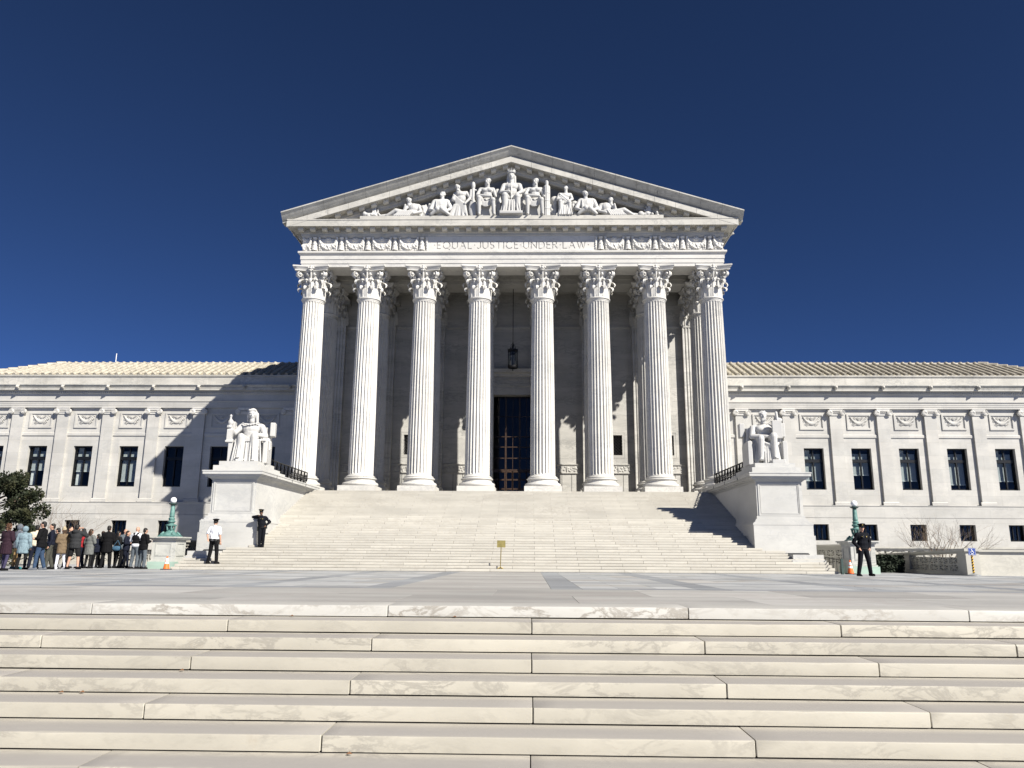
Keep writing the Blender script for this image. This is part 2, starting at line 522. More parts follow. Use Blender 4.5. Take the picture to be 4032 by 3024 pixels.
# field: grid of dark bands round light slabs, and the aisle
XB = [1.9, 4.85, 8.25, 11.65, 15.05, 18.45, 21.85, 25.25]
YB = [5.62, 9.3, 12.98, 16.66, 20.34]
bw = .62
xs = [-b for b in XB[::-1]]+XB
for yi, yb in enumerate(YB):
    for i in range(len(xs)-1):
        a, b = xs[i]+bw/2, xs[i+1]-bw/2
        mid = (a+b)/2
        n = 2
        for q in range(n):
            paver(a+(b-a)*(q+.5)/n, yb, (b-a)/n, bw, 'pave2' if abs(mid) > 1 else 'pave3', abs(mid) < 14)
        y0 = yb+bw/2
        y1 = (YB[yi+1]-bw/2) if yi+1 < len(YB) else 21.40
        if y1-y0 < .05: continue
        nn = 3 if y1-y0 > 2 else 1
        for q in range(nn):
            for p in range(1 if abs(mid) < 1 else 3):
                np_ = 1 if abs(mid) < 1 else 3
                w = (b-a)/np_
                paver(a+w*(p+.5), y0+(y1-y0)*(q+.5)/nn, w, (y1-y0)/nn, 'pave3' if abs(mid) < 1 else ('pave' if rs.random() > .14 else 'pave3'), abs(mid) < 7)
    for x in xs:
        y0 = yb-bw/2
        y1 = (YB[yi+1]-bw/2) if yi+1 < len(YB) else 21.40
        paver(x, (y0+y1)/2, bw, y1-y0, 'pave2', abs(x) < 20)
for k, m in far.items():
    if m.v: stuff(m.build('paving', M[k], plaza))
# slabs either side of the stair
m = MB()
for i in range(-17, 18):
    if abs(i*1.8) < 14: continue
    for j in range(12):
        m.box(i*1.8-.896, i*1.8+.896, 21.42+j*1.5, 22.91+j*1.5, PZ(21.4+j*1.5)-.03, PZ(21.4+j*1.5)-.002)
stuff(m.build('paving', M['pave'], plaza))

# ================================================================== UPPER STAIR
R2, T2, Y2, Z2, NS = .1132, .319, 21.4, -.107, 36
ustair = thing('grand_stair', 'x', 'x', (0, Y2, Z2))
for k in ('label', 'category'): del ustair[k]
struct(ustair)
MB().px([(Y2+.35, Z2-.4), (Y2+.35, Z2+.02), (Y2+35*T2+.3, Z2+35*R2+.0), (Y2+35*T2+.3, Z2-.4)], -13.2, 13.2).build('stair_bed', M['dark'], ustair)
rest = MB(); cnt = 0
for k in range(1, NS+1):
    y = Y2+(k-1)*T2; zt = Z2+k*R2
    w = 13.42 if k <= 5 else (12.1 if k <= 8 else 11.22)
    off = (.9 if k % 2 else 0)+.45
    js = [-w]+[x for x in [off+1.8*i for i in range(-9, 9)] if -w+.3 < x < w-.3]+[w]
    for a, b in zip(js, js[1:]):
        dy = rs.uniform(-.004, .004)
        if cnt < 296:
            slab(a+.004, b-.004, y+dy, y+T2+.06, zt-R2+.010, zt+rs.uniform(-.0015, .0015), .008).build('stair_stone', M['stair'], ustair, 35)
            cnt += 1
        else:
            if k == NS: rest.box(a+.003, b-.003, y+dy, y+.9, zt-R2+.008, zt)
            else: rest.box(a+.003, b-.003, y+dy, y+T2+.04, zt-R2+.008, zt+rs.uniform(-.001, .001))
stuff(rest.build('upper_stair_stones', M['stair'], ustair))
FZ = Z2+NS*R2      # portico floor level, about 3.97
YS = Y2+35*T2      # portico edge, about 32.57

# ================================================================== THE COURTHOUSE
CH = thing('courthouse', 'long white marble courthouse with a columned temple front and tiled wing roofs', 'building', (0, 40, FZ))
MB().box(-13.2, 13.2, YS+.9, 48, FZ-.5, FZ-.003).build('portico_floor', M['stair'], CH)
CX = [-11.93, -8.57, -5.21, -1.88, 1.88, 5.21, 8.57, 11.93]
YC1, YC2, YW = 33.68, 36.75, 39.8
# ---- column pieces, origin at the foot of the plinth
def q(name, mb, mat, sm=None): return mb.mesh(name, mat, sm)
m_plinth = q('plinth', MB().box(-1.05, 1.05, -1.05, 1.05, 0, .30), M['white'])
bp = [(1.0, .30)]
for k in range(9):
    a = -pi/2+pi*k/8; bp.append((.93+.10*cos(a), .41+.105*sin(a)))
bp += [(.90, .52), (.90, .545), (.855, .58), (.84, .63), (.855, .67), (.89, .69)]
for k in range(7):
    a = -pi/2+pi*k/6; bp.append((.87+.055*cos(a), .735+.045*sin(a)))
bp += [(.83, .785), (.83, .81)]
for k in range(7):
    a = -pi/2+pi*k/6; bp.append((.80+.04*cos(a), .845+.035*sin(a)))
bp += [(.775, .885), (.74, .93)]
m_base = q('column_base', MB().lathe(bp, 48), M['white'], 30)
def shaft_mesh(seg=8, nf=24):
    mb = MB(); n = nf*seg
    zs = [.90, .98, 1.02, 1.10, 3.5, 6, 8.5, 10.2, 11.12, 11.2, 11.24, 11.3]
    dp = [0, 0, .55, 1, 1, 1, 1, 1, 1, .55, 0, 0]
    vs, fs = [], []
    for z, d in zip(zs, dp):
        t = (z-.9)/10.4
        r = .715-.09*t**1.7
        if z < .97: r += .02
        for k in range(n):
            u = (k % seg)/seg
            f = 0 if u < .12 else sqrt(max(0, 1-((u-.56)/.44)**2))
            rr = r-.088*d*f
            a = 2*pi*k/n
            vs.append((rr*cos(a), rr*sin(a), z))
    for i in range(len(zs)-1):
        for k in range(n): fs.append((i*n+k, i*n+(k+1) % n, (i+1)*n+(k+1) % n, (i+1)*n+k))
    mb.add(vs, fs)
    pr = [(.63, 11.28), (.655, 11.31), (.655, 11.35), (.675, 11.37)]
    for k in range(7):
        a = -pi/2+pi*k/6; pr.append((.675+.05*cos(a), 11.43+.055*sin(a)))
    pr += [(.66, 11.49), (.60, 11.5)]
    mb.lathe(pr, 48)
    return mb
m_shaft = q('column', shaft_mesh(), M['white'], 28)
def leaf(mb, ang, h, w, r0, out, z0, curl=.16):
    """acanthus leaf: lobed strip hugging the bell, tip rolled over"""
    path = []
    for i in range(6):
        t = i/5; path.append((r0+.03*t+out*.25*t*t, z0+h*.86*t))
    cxr, cz = path[-1][0]+curl*.5, path[-1][1]
    for i in range(1, 6):
        a = pi-pi*1.25*i/5
        path.append((cxr+curl*.9*cos(a)*.9+out*.1, cz+curl*.75*sin(a)))
    ws = [.80, .95, 1.0, 1.0, .92, .82, .74, .66, .56, .42, .2]
    vs, fs = [], []
    n = 7
    for i, (r, z) in enumerate(path):
        lob = 1+.16*(1 if i % 2 else -1)
        for k in range(n):
            u = -1+2*k/(n-1)
            d = -.035*(abs(u)**1.5) + (.03 if k == n//2 else 0) + (.014 if k % 2 else 0)
            rr = r+d
            s = u*w/2*ws[i]*(lob if abs(u) > .8 else 1)
            vs.append((rr*cos(ang)-s*sin(ang), rr*sin(ang)+s*cos(ang), z-(.05*abs(u)**2 if i > 4 else 0)))
    for i in range(len(path)-1):
        for k in range(n-1): fs.append((i*n+k, i*n+k+1, (i+1)*n+k+1, (i+1)*n+k))
    mb.add(vs, fs)
def scroll(mb, ang, r0, z0, r1, z1, R, w, turns=1.6, n=26):
    """rolled ribbon rising from the bell and coiling under the abacus"""
    pts = []
    for i in range(7):
        t = i/6
        pts.append((r0+(r1-r0)*t**1.6, z0+(z1-z0)*(1-(1-t)**1.5)))
    for i in range(1, n):
        t = i/(n-1); a = pi/2-2*pi*turns*t; rr = R*(1-.72*t)
        pts.append((r1+rr*cos(a), z1-R+rr*sin(a)))
    vs, fs = [], []
    th = .035
    for i, (r, z) in enumerate(pts):
        for u, dr in ((-w/2, 0), (w/2, 0), (w/2, -th), (-w/2, -th)):
            j = min(i+1, len(pts)-1); k = max(i-1, 0)
            tr, tz = pts[j][0]-pts[k][0], pts[j][1]-pts[k][1]
            L = max(1e-6, sqrt(tr*tr+tz*tz))
            nr, nz = -tz/L, tr/L
            rr, zz = r-nr*dr*-1, z-nz*dr*-1
            vs.append((rr*cos(ang)-u*sin(ang), rr*sin(ang)+u*cos(ang), zz))
    for i in range(len(pts)-1):
        for k in range(4): fs.append((i*4+k, i*4+(k+1) % 4, (i+1)*4+(k+1) % 4, (i+1)*4+k))
    mb.add(vs, fs)
    cxr, cz = r1, z1-R
    c = Vector((cxr*cos(ang), cxr*sin(ang), cz)); d = Vector((-sin(ang), cos(ang), 0))
    mb.capsule(c-d*w*.55, c+d*w*.55, R*.42, R*.42, 8)
def capital_mesh():
    mb = MB()
    mb.lathe([(.60, 11.46), (.60, 11.9), (.62, 12.5), (.68, 12.85), (.80, 13.02), (.84, 13.06), (.5, 13.08)], 32)
    for k in range(8): leaf(mb, pi/8+k*pi/4, .62, .50, .63, .10, 11.48, .20)
    for k in range(8): leaf(mb, k*pi/4, 1.06, .46, .645, .12, 11.5, .24)
    for k in range(8):
        a = pi/8+k*pi/4
        mb.capsule((.68*cos(a), .68*sin(a), 12.05), (.74*cos(a), .74*sin(a), 12.45), .05, .075, 7)
        mb.ell((.77*cos(a), .77*sin(a), 12.52), (.11, .11, .08), None, 8, 5)
    for k in range(4):
        a = pi/4+k*pi/2
        for s in (-.14, .14): scroll(mb, a+s*.35, .72, 12.45, 1.05, 13.05, .20, .13)
        leaf(mb, a, .34, .34, .76, .26, 12.42, .18)
    for k in range(4):
        a = k*pi/2
        for s in (-1, 1): scroll(mb, a+s*.23, .70, 12.48, .80, 12.96, .13, .09, 1.4, 18)
    # concave abacus
    def ab(z, e):
        o = []
        for k in range(4):
            a0 = -pi/4+k*pi/2
            for i in range(9):
                t = -1+2*i/8
                x = .86+e+.20*abs(t)**1.8-(.03 if abs(t) == 1 else 0); y = t*(1.0+e)
                aa = k*pi/2
                o.append((x*cos(aa)-y*sin(aa), x*sin(aa)+y*cos(aa), z))
        return o
    n = 36
    lv = [ab(13.06, -.05), ab(13.14, -.05), ab(13.18, .0), ab(13.26, .03), ab(13.28, .06), ab(13.36, .06)]
    vs = [p for l in lv for p in l]; fs = []
    for i in range(len(lv)-1):
        for k in range(n): fs.append((i*n+k, i*n+(k+1) % n, (i+1)*n+(k+1) % n, (i+1)*n+k))
    fs += [tuple(range(n))[::-1], tuple((len(lv)-1)*n+k for k in range(n))]
    mb.add(vs, fs)
    for k in range(4):
        a = k*pi/2
        for da, dz, r in ((0, 0, .11), (-.14, .02, .08), (.14, .02, .08), (0, .13, .075), (0, -.14, .08), (-.09, -.1, .06), (.09, -.1, .06)):
            mb.ell((.97*cos(a+da), .97*sin(a+da), 13.17+dz), (r, r, r*.9), None, 8, 5)
        mb.capsule((.80*cos(a), .80*sin(a), 12.6), (.93*cos(a), .93*sin(a), 13.05), .06, .05, 7)
    return mb
m_cap = q('capital', capital_mesh(), M['white'], 50)
for yy in (YC1, YC2):
    for x in CX:
        c = inst(m_shaft, 'column', CH, (x, yy, FZ))
        inst(m_plinth, 'plinth', c, (x, yy, FZ-.004 if yy == YC1 else FZ))
        inst(m_base, 'column_base', c, (x, yy, FZ))
        inst(m_cap, 'capital', c, (x, yy, FZ))

# ---- portico inner wall with doorway and grilles
def wall_holes(mb, x0, x1, z0, z1, y, depth, holes, back=False):
    xs = sorted({x0, x1}|{h[0] for h in holes}|{h[1] for h in holes})
    zs = sorted({z0, z1}|{h[2] for h in holes}|{h[3] for h in holes})
    inside = lambda x, z: any(h[0] < x < h[1] and h[2] < z < h[3] for h in holes)
    for a, b in zip(xs, xs[1:]):
        run = None
        for c, d in zip(zs, zs[1:]):
            if inside((a+b)/2, (c+d)/2):
                if run: mb.add([(a, y, run[0]), (b, y, run[0]), (b, y, run[1]), (a, y, run[1])], [(0, 1, 2, 3)]); run = None
            else:
                run = (run[0] if run else c, d)
        if run: mb.add([(a, y, run[0]), (b, y, run[0]), (b, y, run[1]), (a, y, run[1])], [(0, 1, 2, 3)])
    for a, b, c, d in holes:
        mb.add([(a, y, c), (b, y, c), (b, y, d), (a, y, d), (a, y+depth, c), (b, y+depth, c), (b, y+depth, d), (a, y+depth, d)],
               [(0, 1, 5, 4), (1, 2, 6, 5), (2, 3, 7, 6), (3, 0, 4, 7)])
    return mb
DH = (-1.5, 1.5, FZ, 10.87)
GR = [(x-.29, x+.29, 6.88, 8.20) for x in (-10.25, -6.89, 6.89, 10.25)]
iw = wall_holes(MB(), -12.6, 12.6, FZ-.05, 18.3, YW, .55, [DH]+GR)
iw.build('portico_wall', M['inner'], CH)
for s in (-1, 1):
    MB().box(s*12.6-.35, s*12.6+.35, YW+.01, 46, FZ-4, 19.0).build('portico_side_wall', M['inner'], CH)
# string course, dado and relief band between wall pilasters
pxs = CX
for a, b in zip(pxs, pxs[1:]):
    x0, x1 = a+.72, b-.72
    MB().px([(YW+.01, 15.42), (YW-.10, 15.45), (YW-.13, 15.58), (YW+.01, 15.62)], x0, x1).build('string_course', M['inner'], CH)
    if abs(a+b) < 1: continue
    bd = MB().px([(YW+.01, 5.64), (YW-.07, 5.66), (YW-.09, 5.72), (YW-.05, 5.75), (YW-.05, 6.16), (YW-.09, 6.19), (YW-.11, 6.26), (YW+.01, 6.29)], x0, x1)
    rr = random.Random(int(a*100))
    for k in range(26):
        xx = rr.uniform(x0+.12, x1-.12)
        bd.ell((xx, YW-.06, rr.uniform(5.82, 6.10)), (rr.uniform(.03, .1), .03, rr.uniform(.03, .09)), (0, rr.uniform(0, 3), 0), 7, 4)
    for s in (x0+.12, x1-.12, (x0+x1)/2): bd.capsule((s, YW-.06, 5.79), (s, YW-.06, 6.04), .035, .05, 6); bd.ell((s, YW-.06, 6.10), (.035, .03, .04), None, 6, 4)
    bd.build('relief_band', M['inner'], CH, 40)
    for xm in (x0+(x1-x0)*.33, x0+(x1-x0)*.66):
        MB().box(xm-.012, xm+.012, YW-.006, YW+.01, FZ, 5.62).build('dado_joint', M['dark'], CH)
# pilasters against the wall: fluted shaft, base, leafy cap
def pil_prof(w, d, n=6):
    p = [(-w/2, .02), (-w/2, -d)]
    fwid = w/(n+.35)
    for k in range(n):
        c = -w/2+fwid*(k+.675)
        for t in (-1, -.5, 0, .5, 1):
            p.append((c+t*fwid*.36, -d+.055*sqrt(max(0, 1-t*t))))
    p += [(w/2, -d), (w/2, .02)]
    return p
def pil_mesh(): return MB().pz(pil_prof(1.24, .42), FZ+.55, 15.42)
m_pil = pil_mesh().mesh('wall_pilaster', M['inner'])
pb = MB()
for z0, z1, e in ((0, .2, .12), (.2, .34, .16), (.34, .42, .07), (.42, .50, .11), (.50, .56, .04)):
    pb.box(-.62-e, .62+e, -.42-e, 0, FZ+z0, FZ+z1)
m_pb = pb.mesh('pilaster_base', M['inner'])
pc = MB().box(-.63, .63, -.44, 0, 15.42, 15.5).box(-.60, .60, -.40, 0, 15.5, 16.95).box(-.85, .85, -.62, 0, 17.02, 17.28)
for row, (h, zz, n) in enumerate(((.6, 15.5, 3), (1.0, 15.55, 4))):
    for k in range(n):
        lm = MB(); leaf(lm, -pi/2, h, .42, .42, .12, zz, .2)
        pc.add([(x+(k-(n-1)/2)*(.42 if n == 3 else .38), y, z) for x, y, z in lm.v], lm.f)
for s in (-1, 1):
    lm = MB(); scroll(lm, -pi/2+s*.5, .5, 16.4, .85, 17.02, .2, .2)
    pc.add(lm.v, lm.f)
m_pc = pc.mesh('pilaster_capital', M['inner'], 40)
for x in CX:
    p = inst(m_pil, 'wall_pilaster', CH, (x, YW, 0))
    inst(m_pb, 'pilaster_base', p, (x, YW, 0)); inst(m_pc, 'pilaster_capital', p, (x, YW, 0))
# grilles
gm = MB()
for i in range(-4, 10):
    for s in (1, -1):
        pts = []
        for t in np.linspace(0, 1, 2): pts.append(t)
        x0, z0 = -.29, -.675+i*.2
        # diagonal bars clipped to the opening
        segs = []
        xa, za, xb, zb = -.29, -.9+i*.2, .29, -.9+i*.2+.58
        if s < 0: za, zb = zb, za
        def clip(xa, za, xb, zb):
            t0, t1 = 0, 1
            for lim, sg in ((-.66, 1), (.66, -1)):
                fa, fb = sg*(za-lim), sg*(zb-lim)
                if fa < 0 and fb < 0: return None
                if fa < 0: t0 = max(t0, fa/(fa-fb))
                if fb < 0: t1 = min(t1, fa/(fa-fb))
            if t1-t0 < .02: return None
            return xa+(xb-xa)*t0, za+(zb-za)*t0, xa+(xb-xa)*t1, za+(zb-za)*t1
        c = clip(xa, za, xb, zb)
        if c: gm.tube([(c[0], .12, c[1]), (c[2], .12, c[3])], .018, 4)
m_gr = gm.mesh('lattice', M['iron'])
for g in GR:
    x, z = (g[0]+g[1])/2, (g[2]+g[3])/2
    o = MB().box(g[0], g[1], YW+.5, YW+.56, g[2], g[3]).build('wall_grille', M['dark'], CH)
    inst(m_gr, 'lattice', o, (x, YW, z))
    fr = MB()
    e = .16
    for a in ((g[0]-e, g[0]-e+.02, g[2]-e, g[3]+e), (g[1]+e-.02, g[1]+e, g[2]-e, g[3]+e), (g[0]-e, g[1]+e, g[3]+e, g[3]+e+.02), (g[0]-e, g[1]+e, g[2]-e-.02, g[2]-e)):
        fr.box(a[0], a[1], YW-.012, YW+.004, a[2], a[3])
    fr.build('grille_frame', M['inner'], o)
# doorway: marble surround, bronze-and-glass screen, dark hall behind
ds = MB()
ds.px([(YW+.01, 10.87), (YW-.08, 10.87), (YW-.08, 11.42), (YW-.12, 11.45), (YW-.12, 11.62), (YW-.06, 11.65), (YW-.06, 12.09), (YW-.16, 12.13), (YW-.20, 12.29), (YW-.38, 12.37), (YW-.42, 12.59), (YW-.30, 12.65), (YW+.01, 12.72)], -2.2, 2.2)
for s in (-1, 1): ds.box(s*1.82-.31, s*1.82+.31, YW-.08, YW+.01, FZ, 10.87)
for k in range(34): ds.box(-2.1+k*.125, -2.1+k*.125+.07, YW-.155, YW-.06, 11.89, 12.03)
door = ds.build('doorway', M['inner'], CH)
yd = YW+.55
hall = MB()
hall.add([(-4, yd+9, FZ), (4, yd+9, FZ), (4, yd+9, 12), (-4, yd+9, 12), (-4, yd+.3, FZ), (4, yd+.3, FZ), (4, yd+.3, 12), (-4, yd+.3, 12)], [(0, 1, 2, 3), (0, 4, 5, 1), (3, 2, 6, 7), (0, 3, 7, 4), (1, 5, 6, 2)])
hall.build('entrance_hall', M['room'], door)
scr = MB()
for x in (-1.36, -.46, .46, 1.36): scr.box(x-.055, x+.055, yd-.08, yd+.06, FZ, 10.86)
for z, t in ((5.93, .06), (6.72, .035), (7.46, .03), (8.15, .03), (9.5, .02)): scr.box(-1.48, 1.48, yd-.06, yd+.05, z-t, z+t)
for x in (-.91, 0, .91): scr.box(x-.018, x+.018, yd-.04, yd+.03, 5.93, 10.86)
scr.build('door_screen', M['wood'], door)
for x in (-.91, 0, .91):
    for s in (-1, 1):
        lf_ = MB()
        for a in (-.2, .2): lf_.box(x+s*.21+a-.035, x+s*.21+a+.035, yd-.1, yd-.03, FZ+.02, 5.88)
        for z in (FZ+.12, 4.7, 5.3, 5.83): lf_.box(x+s*.21-.2, x+s*.21+.2, yd-.095, yd-.035, z-.05, z+.05)
        d = lf_.build('door_leaf', M['wood'], door)
        MB().tube([(x+s*.06, yd-.15, 4.8), (x+s*.06, yd-.15, 5.15)], .015, 6).build('door_handle', M['brass'], d) if False else None
MB().add([(-1.48, yd+.0, FZ), (1.48, yd+.0, FZ), (1.48, yd+.0, 10.86), (-1.48, yd+.0, 10.86)], [(0, 1, 2, 3)]).build('door_glass', M['dglass'], door)
MB().lathe([(.0, 0), (.14, .0), (.14, .012), (0, .012)], 16).xf(Matrix.Translation((.28, yd-.105, 4.42)) @ Matrix.Rotation(pi/2, 4, 'X')).build('door_sticker', plain('pink_sticker', (.8, .2, .22), .5), door)

# ---- ceilings and beams
cl = MB().box(-12.9, 12.9, 34.4, 36.15, 18.25, 18.5).box(-12.9, 12.9, 37.75, YW, 18.25, 18.5)
for x in np.arange(-12, 12.1, 1.2): cl.box(x-.12, x+.12, 34.45, 36.1, 18.0, 18.249); cl.box(x-.12, x+.12, 37.8, YW-.01, 18.0, 18.249)
for y in (34.46, 35.9, 37.8, 39.2, YW-.2): cl.box(-12.8, 12.8, y, y+.18, 17.9, 18.0)
cl.build('portico_ceiling', M['inner'], CH)
bmx = MB().px([(36.15, 17.33), (36.15, 17.6), (36.10, 17.62), (36.10, 18.0), (36.0, 18.05), (36.0, 18.24), (37.9, 18.24), (37.9, 18.05), (37.8, 18.0), (37.8, 17.62), (37.75, 17.6), (37.75, 17.33)], -12.6, 12.6)
bmx.build('ceiling_beam', M['inner'], CH)

# ---- entablature
YE, XE = 32.95, 12.6
ar = MB().ring([(-1.5, 17.30), (0, 17.30), (0, 17.50), (.035, 17.51), (.035, 17.76), (.07, 17.77), (.07, 18.02), (.10, 18.04), (.13, 18.10), (.20, 18.14), (.20, 18.245), (.0, 18.27)], XE, YE, 46)
ar.px([(34.45, 17.302), (34.45, 18.24), (34.40, 18.24), (34.40, 17.302)], -12.6, 12.6)
ar.build('architrave', M['white'], CH)
MB().ring([(-.02, 18.26), (-.02, 19.3)], XE, YE, 46).build('frieze', M['white'], CH)
# inscription tablet with cut letters
TX0, TX1 = -5.08, 5.08
tab = MB().box(TX0, TX1, YE-.08, YE+.01, 18.29, 19.2)
tabo = tab.build('inscription_tablet', M['white'], CH)
STR = {'E': [[(.5, 0), (0, 0), (0, 1), (.5, 1)], [(0, .52), (.42, .52)]], 'A': [[(0, 0), (.42, 1), (.84, 0)], [(.16, .36), (.68, .36)]], 'L': [[(0, 1), (0, 0), (.52, 0)]],
       'T': [[(0, 1), (.72, 1)], [(.36, 1), (.36, 0)]], 'I': [[(0, 0), (0, 1)]], 'N': [[(0, 0), (0, 1), (.78, 0), (.78, 1)]], 'W': [[(0, 1), (.3, 0), (.58, 1), (.86, 0), (1.16, 1)]],
       'U': [[(0, 1)]+[(.37-.37*cos(pi*k/8), .37-.37*sin(pi*k/8)) for k in range(9)]+[(.74, 1)]],
       'J': [[(.45, 1), (.45, .22)]+[(.22+.23*cos(-pi*k/6*.85), .22+.22*sin(-pi*k/6*.85)) for k in range(1, 7)]],
       'Q': [[(.5-.5*cos(2*pi*k/20), .5+.5*sin(2*pi*k/20)) for k in range(21)], [(.55, .12), (.98, -.16)]],
       'C': [[(.5+.5*cos(radians(48+k*264/14)), .5+.5*sin(radians(48+k*264/14))) for k in range(15)]],
       'S': [[(.25+.24*cos(radians(35+k*235/9)), .75+.24*sin(radians(35+k*235/9))) for k in range(10)]+[(.25+.26*cos(radians(90-k*235/9)), .26+.26*sin(radians(90-k*235/9))) for k in range(1, 10)]],
       'D': [[(0, 0), (0, 1), (.3, 1)]+[(.3+.48*sin(pi*k/10), .5+.5*cos(pi*k/10)) for k in range(1, 10)]+[(.3, 0), (0, 0)]],
       'R': [[(0, 0), (0, 1), (.3, 1)]+[(.3+.24*sin(pi*k/7), .76+.24*cos(pi*k/7)) for k in range(1, 7)]+[(.3, .52), (0, .52)], [(.28, .52), (.66, 0)]]}
WID = dict(E=.5, A=.84, L=.52, T=.72, I=.0, N=.78, W=1.16, U=.74, J=.45, Q=1.0, C=.86, S=.5, D=.78, R=.66)
def strokes(txt, H, gap):
    x = 0; out = []
    for ch in txt:
        if ch == ' ':
            out.append([(x+.05*H, .5*H), (x+.12*H, .5*H)]); x += .12*H+gap; continue
        for s in STR[ch]: out.append([(x+a*H, b*H) for a, b in s])
        x += WID[ch]*H+gap
    return out, x-gap
ST, wid = strokes(' EQUAL JUSTICE UNDER LAW ', .44, .155)
sx = (10.16-.9)/wid
cut = MB()
for s in ST:
    for (a, b), (c, d) in zip(s, s[1:]):
        ax, cx_ = a*sx-wid*sx/2, c*sx-wid*sx/2
        L = sqrt((cx_-ax)**2+(d-b)**2)+1e-6
        ux, uz = (cx_-ax)/L, (d-b)/L
        nx, nz = -uz*.026, ux*.026
        ax -= ux*.012; cx_ += ux*.012; b2 = b-uz*.012; d2 = d+uz*.012
        cut.add([(ax+nx, 0, b2+nz), (cx_+nx, 0, d2+nz), (cx_-nx, 0, d2-nz), (ax-nx, 0, b2-nz)], [(0, 1, 2, 3)])
# letters cut into the tablet with a boolean
kb = MB()
for i in range(0, len(cut.v), 4):
    p = cut.v[i:i+4]; e = .0003*(i/4 % 7)
    kb.add([(x, YE-.12-e, z+18.42) for x, _, z in p]+[(x, YE-.035+e, z+18.42) for x, _, z in p], [(3, 2, 1, 0), (4, 5, 6, 7), (0, 1, 5, 4), (1, 2, 6, 5), (2, 3, 7, 6), (3, 0, 4, 7)])
def carve(me, cutter):
    a_ = bpy.data.objects.new('a', me); b_ = bpy.data.objects.new('b', cutter)
    TMP.collection.objects.link(a_); TMP.collection.objects.link(b_)
    md = a_.modifiers.new('b', 'BOOLEAN'); md.operation = 'DIFFERENCE'; md.solver = 'EXACT'; md.use_self = True; md.object = b_
    vl = TMP.view_layers[0]; vl.update()
    out = bpy.data.meshes.new_from_object(a_.evaluated_get(vl.depsgraph))
    bpy.data.objects.remove(a_); bpy.data.objects.remove(b_)
    return out
tabo.data = carve(tabo.data, kb.mesh('cut', M['white']))
print('tablet faces', len(tabo.data.polygons))
# carved frieze: candelabra and garlands
cdl = MB()
cdl.lathe([(.22, 0), (.22, .05), (.18, .08), (.17, .26), (.12, .36), (.15, .40), (.15, .46), (.11, .50), (.12, .64), (.08, .70), (.15, .78), (.17, .84), (.05, .86)], 8)
for a in (-.30, .30):
    cdl.capsule((a, -.02, .05), (a*.92, -.04, .76), .05, .08, 7)
    cdl.ell((a*.9, -.05, .82), (.09, .07, .07), None, 7, 5)
    for k in range(4): cdl.ell((a*1.05, -.08, .15+k*.15), (.05, .04, .06), None, 6, 4)
m_cdl = fuse(cdl, .022, 'candelabrum', M['white'], 0)
def garland(lo, hi):
    gl = MB(); rg = random.Random(5)
    for k in range(120):
        t = rg.uniform(-1, 1)
        zc = .62-.40*(1-t*t)+rg.uniform(-.15, .15)*(1.15-abs(t)*.6); xx = t*.52
        e = (xx, rg.uniform(-.13, -.05), zc); q_ = (rg.uniform(.05, .085), .07, rg.uniform(.04, .075)); ro = (rg.uniform(-.5, .5), rg.uniform(0, 3), 0)
        if lo <= xx <= hi: gl.ell(e, q_, ro, 7, 4)
    for k in range(9):
        a = k*2*pi/9
        if lo <= .13*cos(a) <= hi: gl.ell((.13*cos(a), -.07, .74+.10*sin(a)), (.06, .04, .04), (0, -a, 0), 6, 4)
    gl.ell((0, -.10, .74), (.07, .05, .06), None, 8, 5)
    for s in (-.44, .44):
        if lo <= s <= hi:
            for k in range(7): gl.ell((s+rg.uniform(-.06, .06), -.06, .06+k*.09), (.06, .05, .06), None, 6, 4)
    gl.box(max(lo, -.5), min(hi, .5), -.03, .03, .02, .8)
    return fuse(gl, .020, 'garland', M['white'], 0)
m_gl, m_glL, m_glR = garland(-9, 9), garland(-9, .02), garland(-.02, 9)
sp = 1.62
for s in (-1, 1):
    for k in range(5): inst(m_cdl, 'candelabrum', CH, (s*(5.36+k*sp), YE-.05, 18.30))
    for k in range(5): inst(m_gl if k < 4 else (m_glL if s > 0 else m_glR), 'garland', CH, (s*(5.36+(k+.5)*sp) if k < 4 else s*12.56, YE-.02, 18.28))
# cornice: bed mould, brackets, corona
MB().ring([(-.02, 19.12), (.02, 19.14), (.05, 19.20), (.10, 19.26), (.10, 19.40), (.16, 19.43), (.16, 19.66)], XE, YE, 46).build('bed_mould', M['cornice'], CH)
MB().ring([(.10, 19.665), (.72, 19.665), (.72, 19.60), (.77, 19.60), (.77, 19.96), (.80, 19.975), (.80, 20.03), (.1, 20.05), (-1.2, 20.05)], XE, YE, 46).build('corona', M['cornice'], CH)
mo = MB().px([(0, .20), (-.06, .02), (-.14, -.02), (-.28, .0), (-.36, .04), (-.40, .10), (-.40, .20)], -.155, .155)
mo.box(-.20, .20, -.43, 0, .20, .235)
m_mo = mo.mesh('bracket', M['cornice'])
nb = 36
for i in range(nb):
    inst(m_mo, 'bracket', CH, (-XE-.02+(2*XE+.04)*i/(nb-1), YE-.16, 19.425))
for s in (-1, 1):
    for k in range(1, 12): inst(m_mo, 'bracket', CH, (s*(XE+.16), YE+.1+k*.72, 19.425), (0, 0, s*pi/2))
MB().ring([(.76, 20.052), (.82, 20.08), (.92, 20.16), (1.02, 20.30), (1.06, 20.33), (1.06, 20.40), (.5, 20.44)], XE, YE+1.6, 46).build('side_gutter', M['cornice'], CH)
lh = MB().ell((0, -.10, 0), (.11, .12, .13)).ell((0, -.2, -.03), (.06, .07, .06)).ell((-.08, -.05, .09), (.05, .05, .06)).ell((.08, -.05, .09), (.05, .05, .06)).ell((0, -.05, -.08), (.12, .08, .08))
m_lh = lh.mesh('lion_head', M['cornice'], 60)
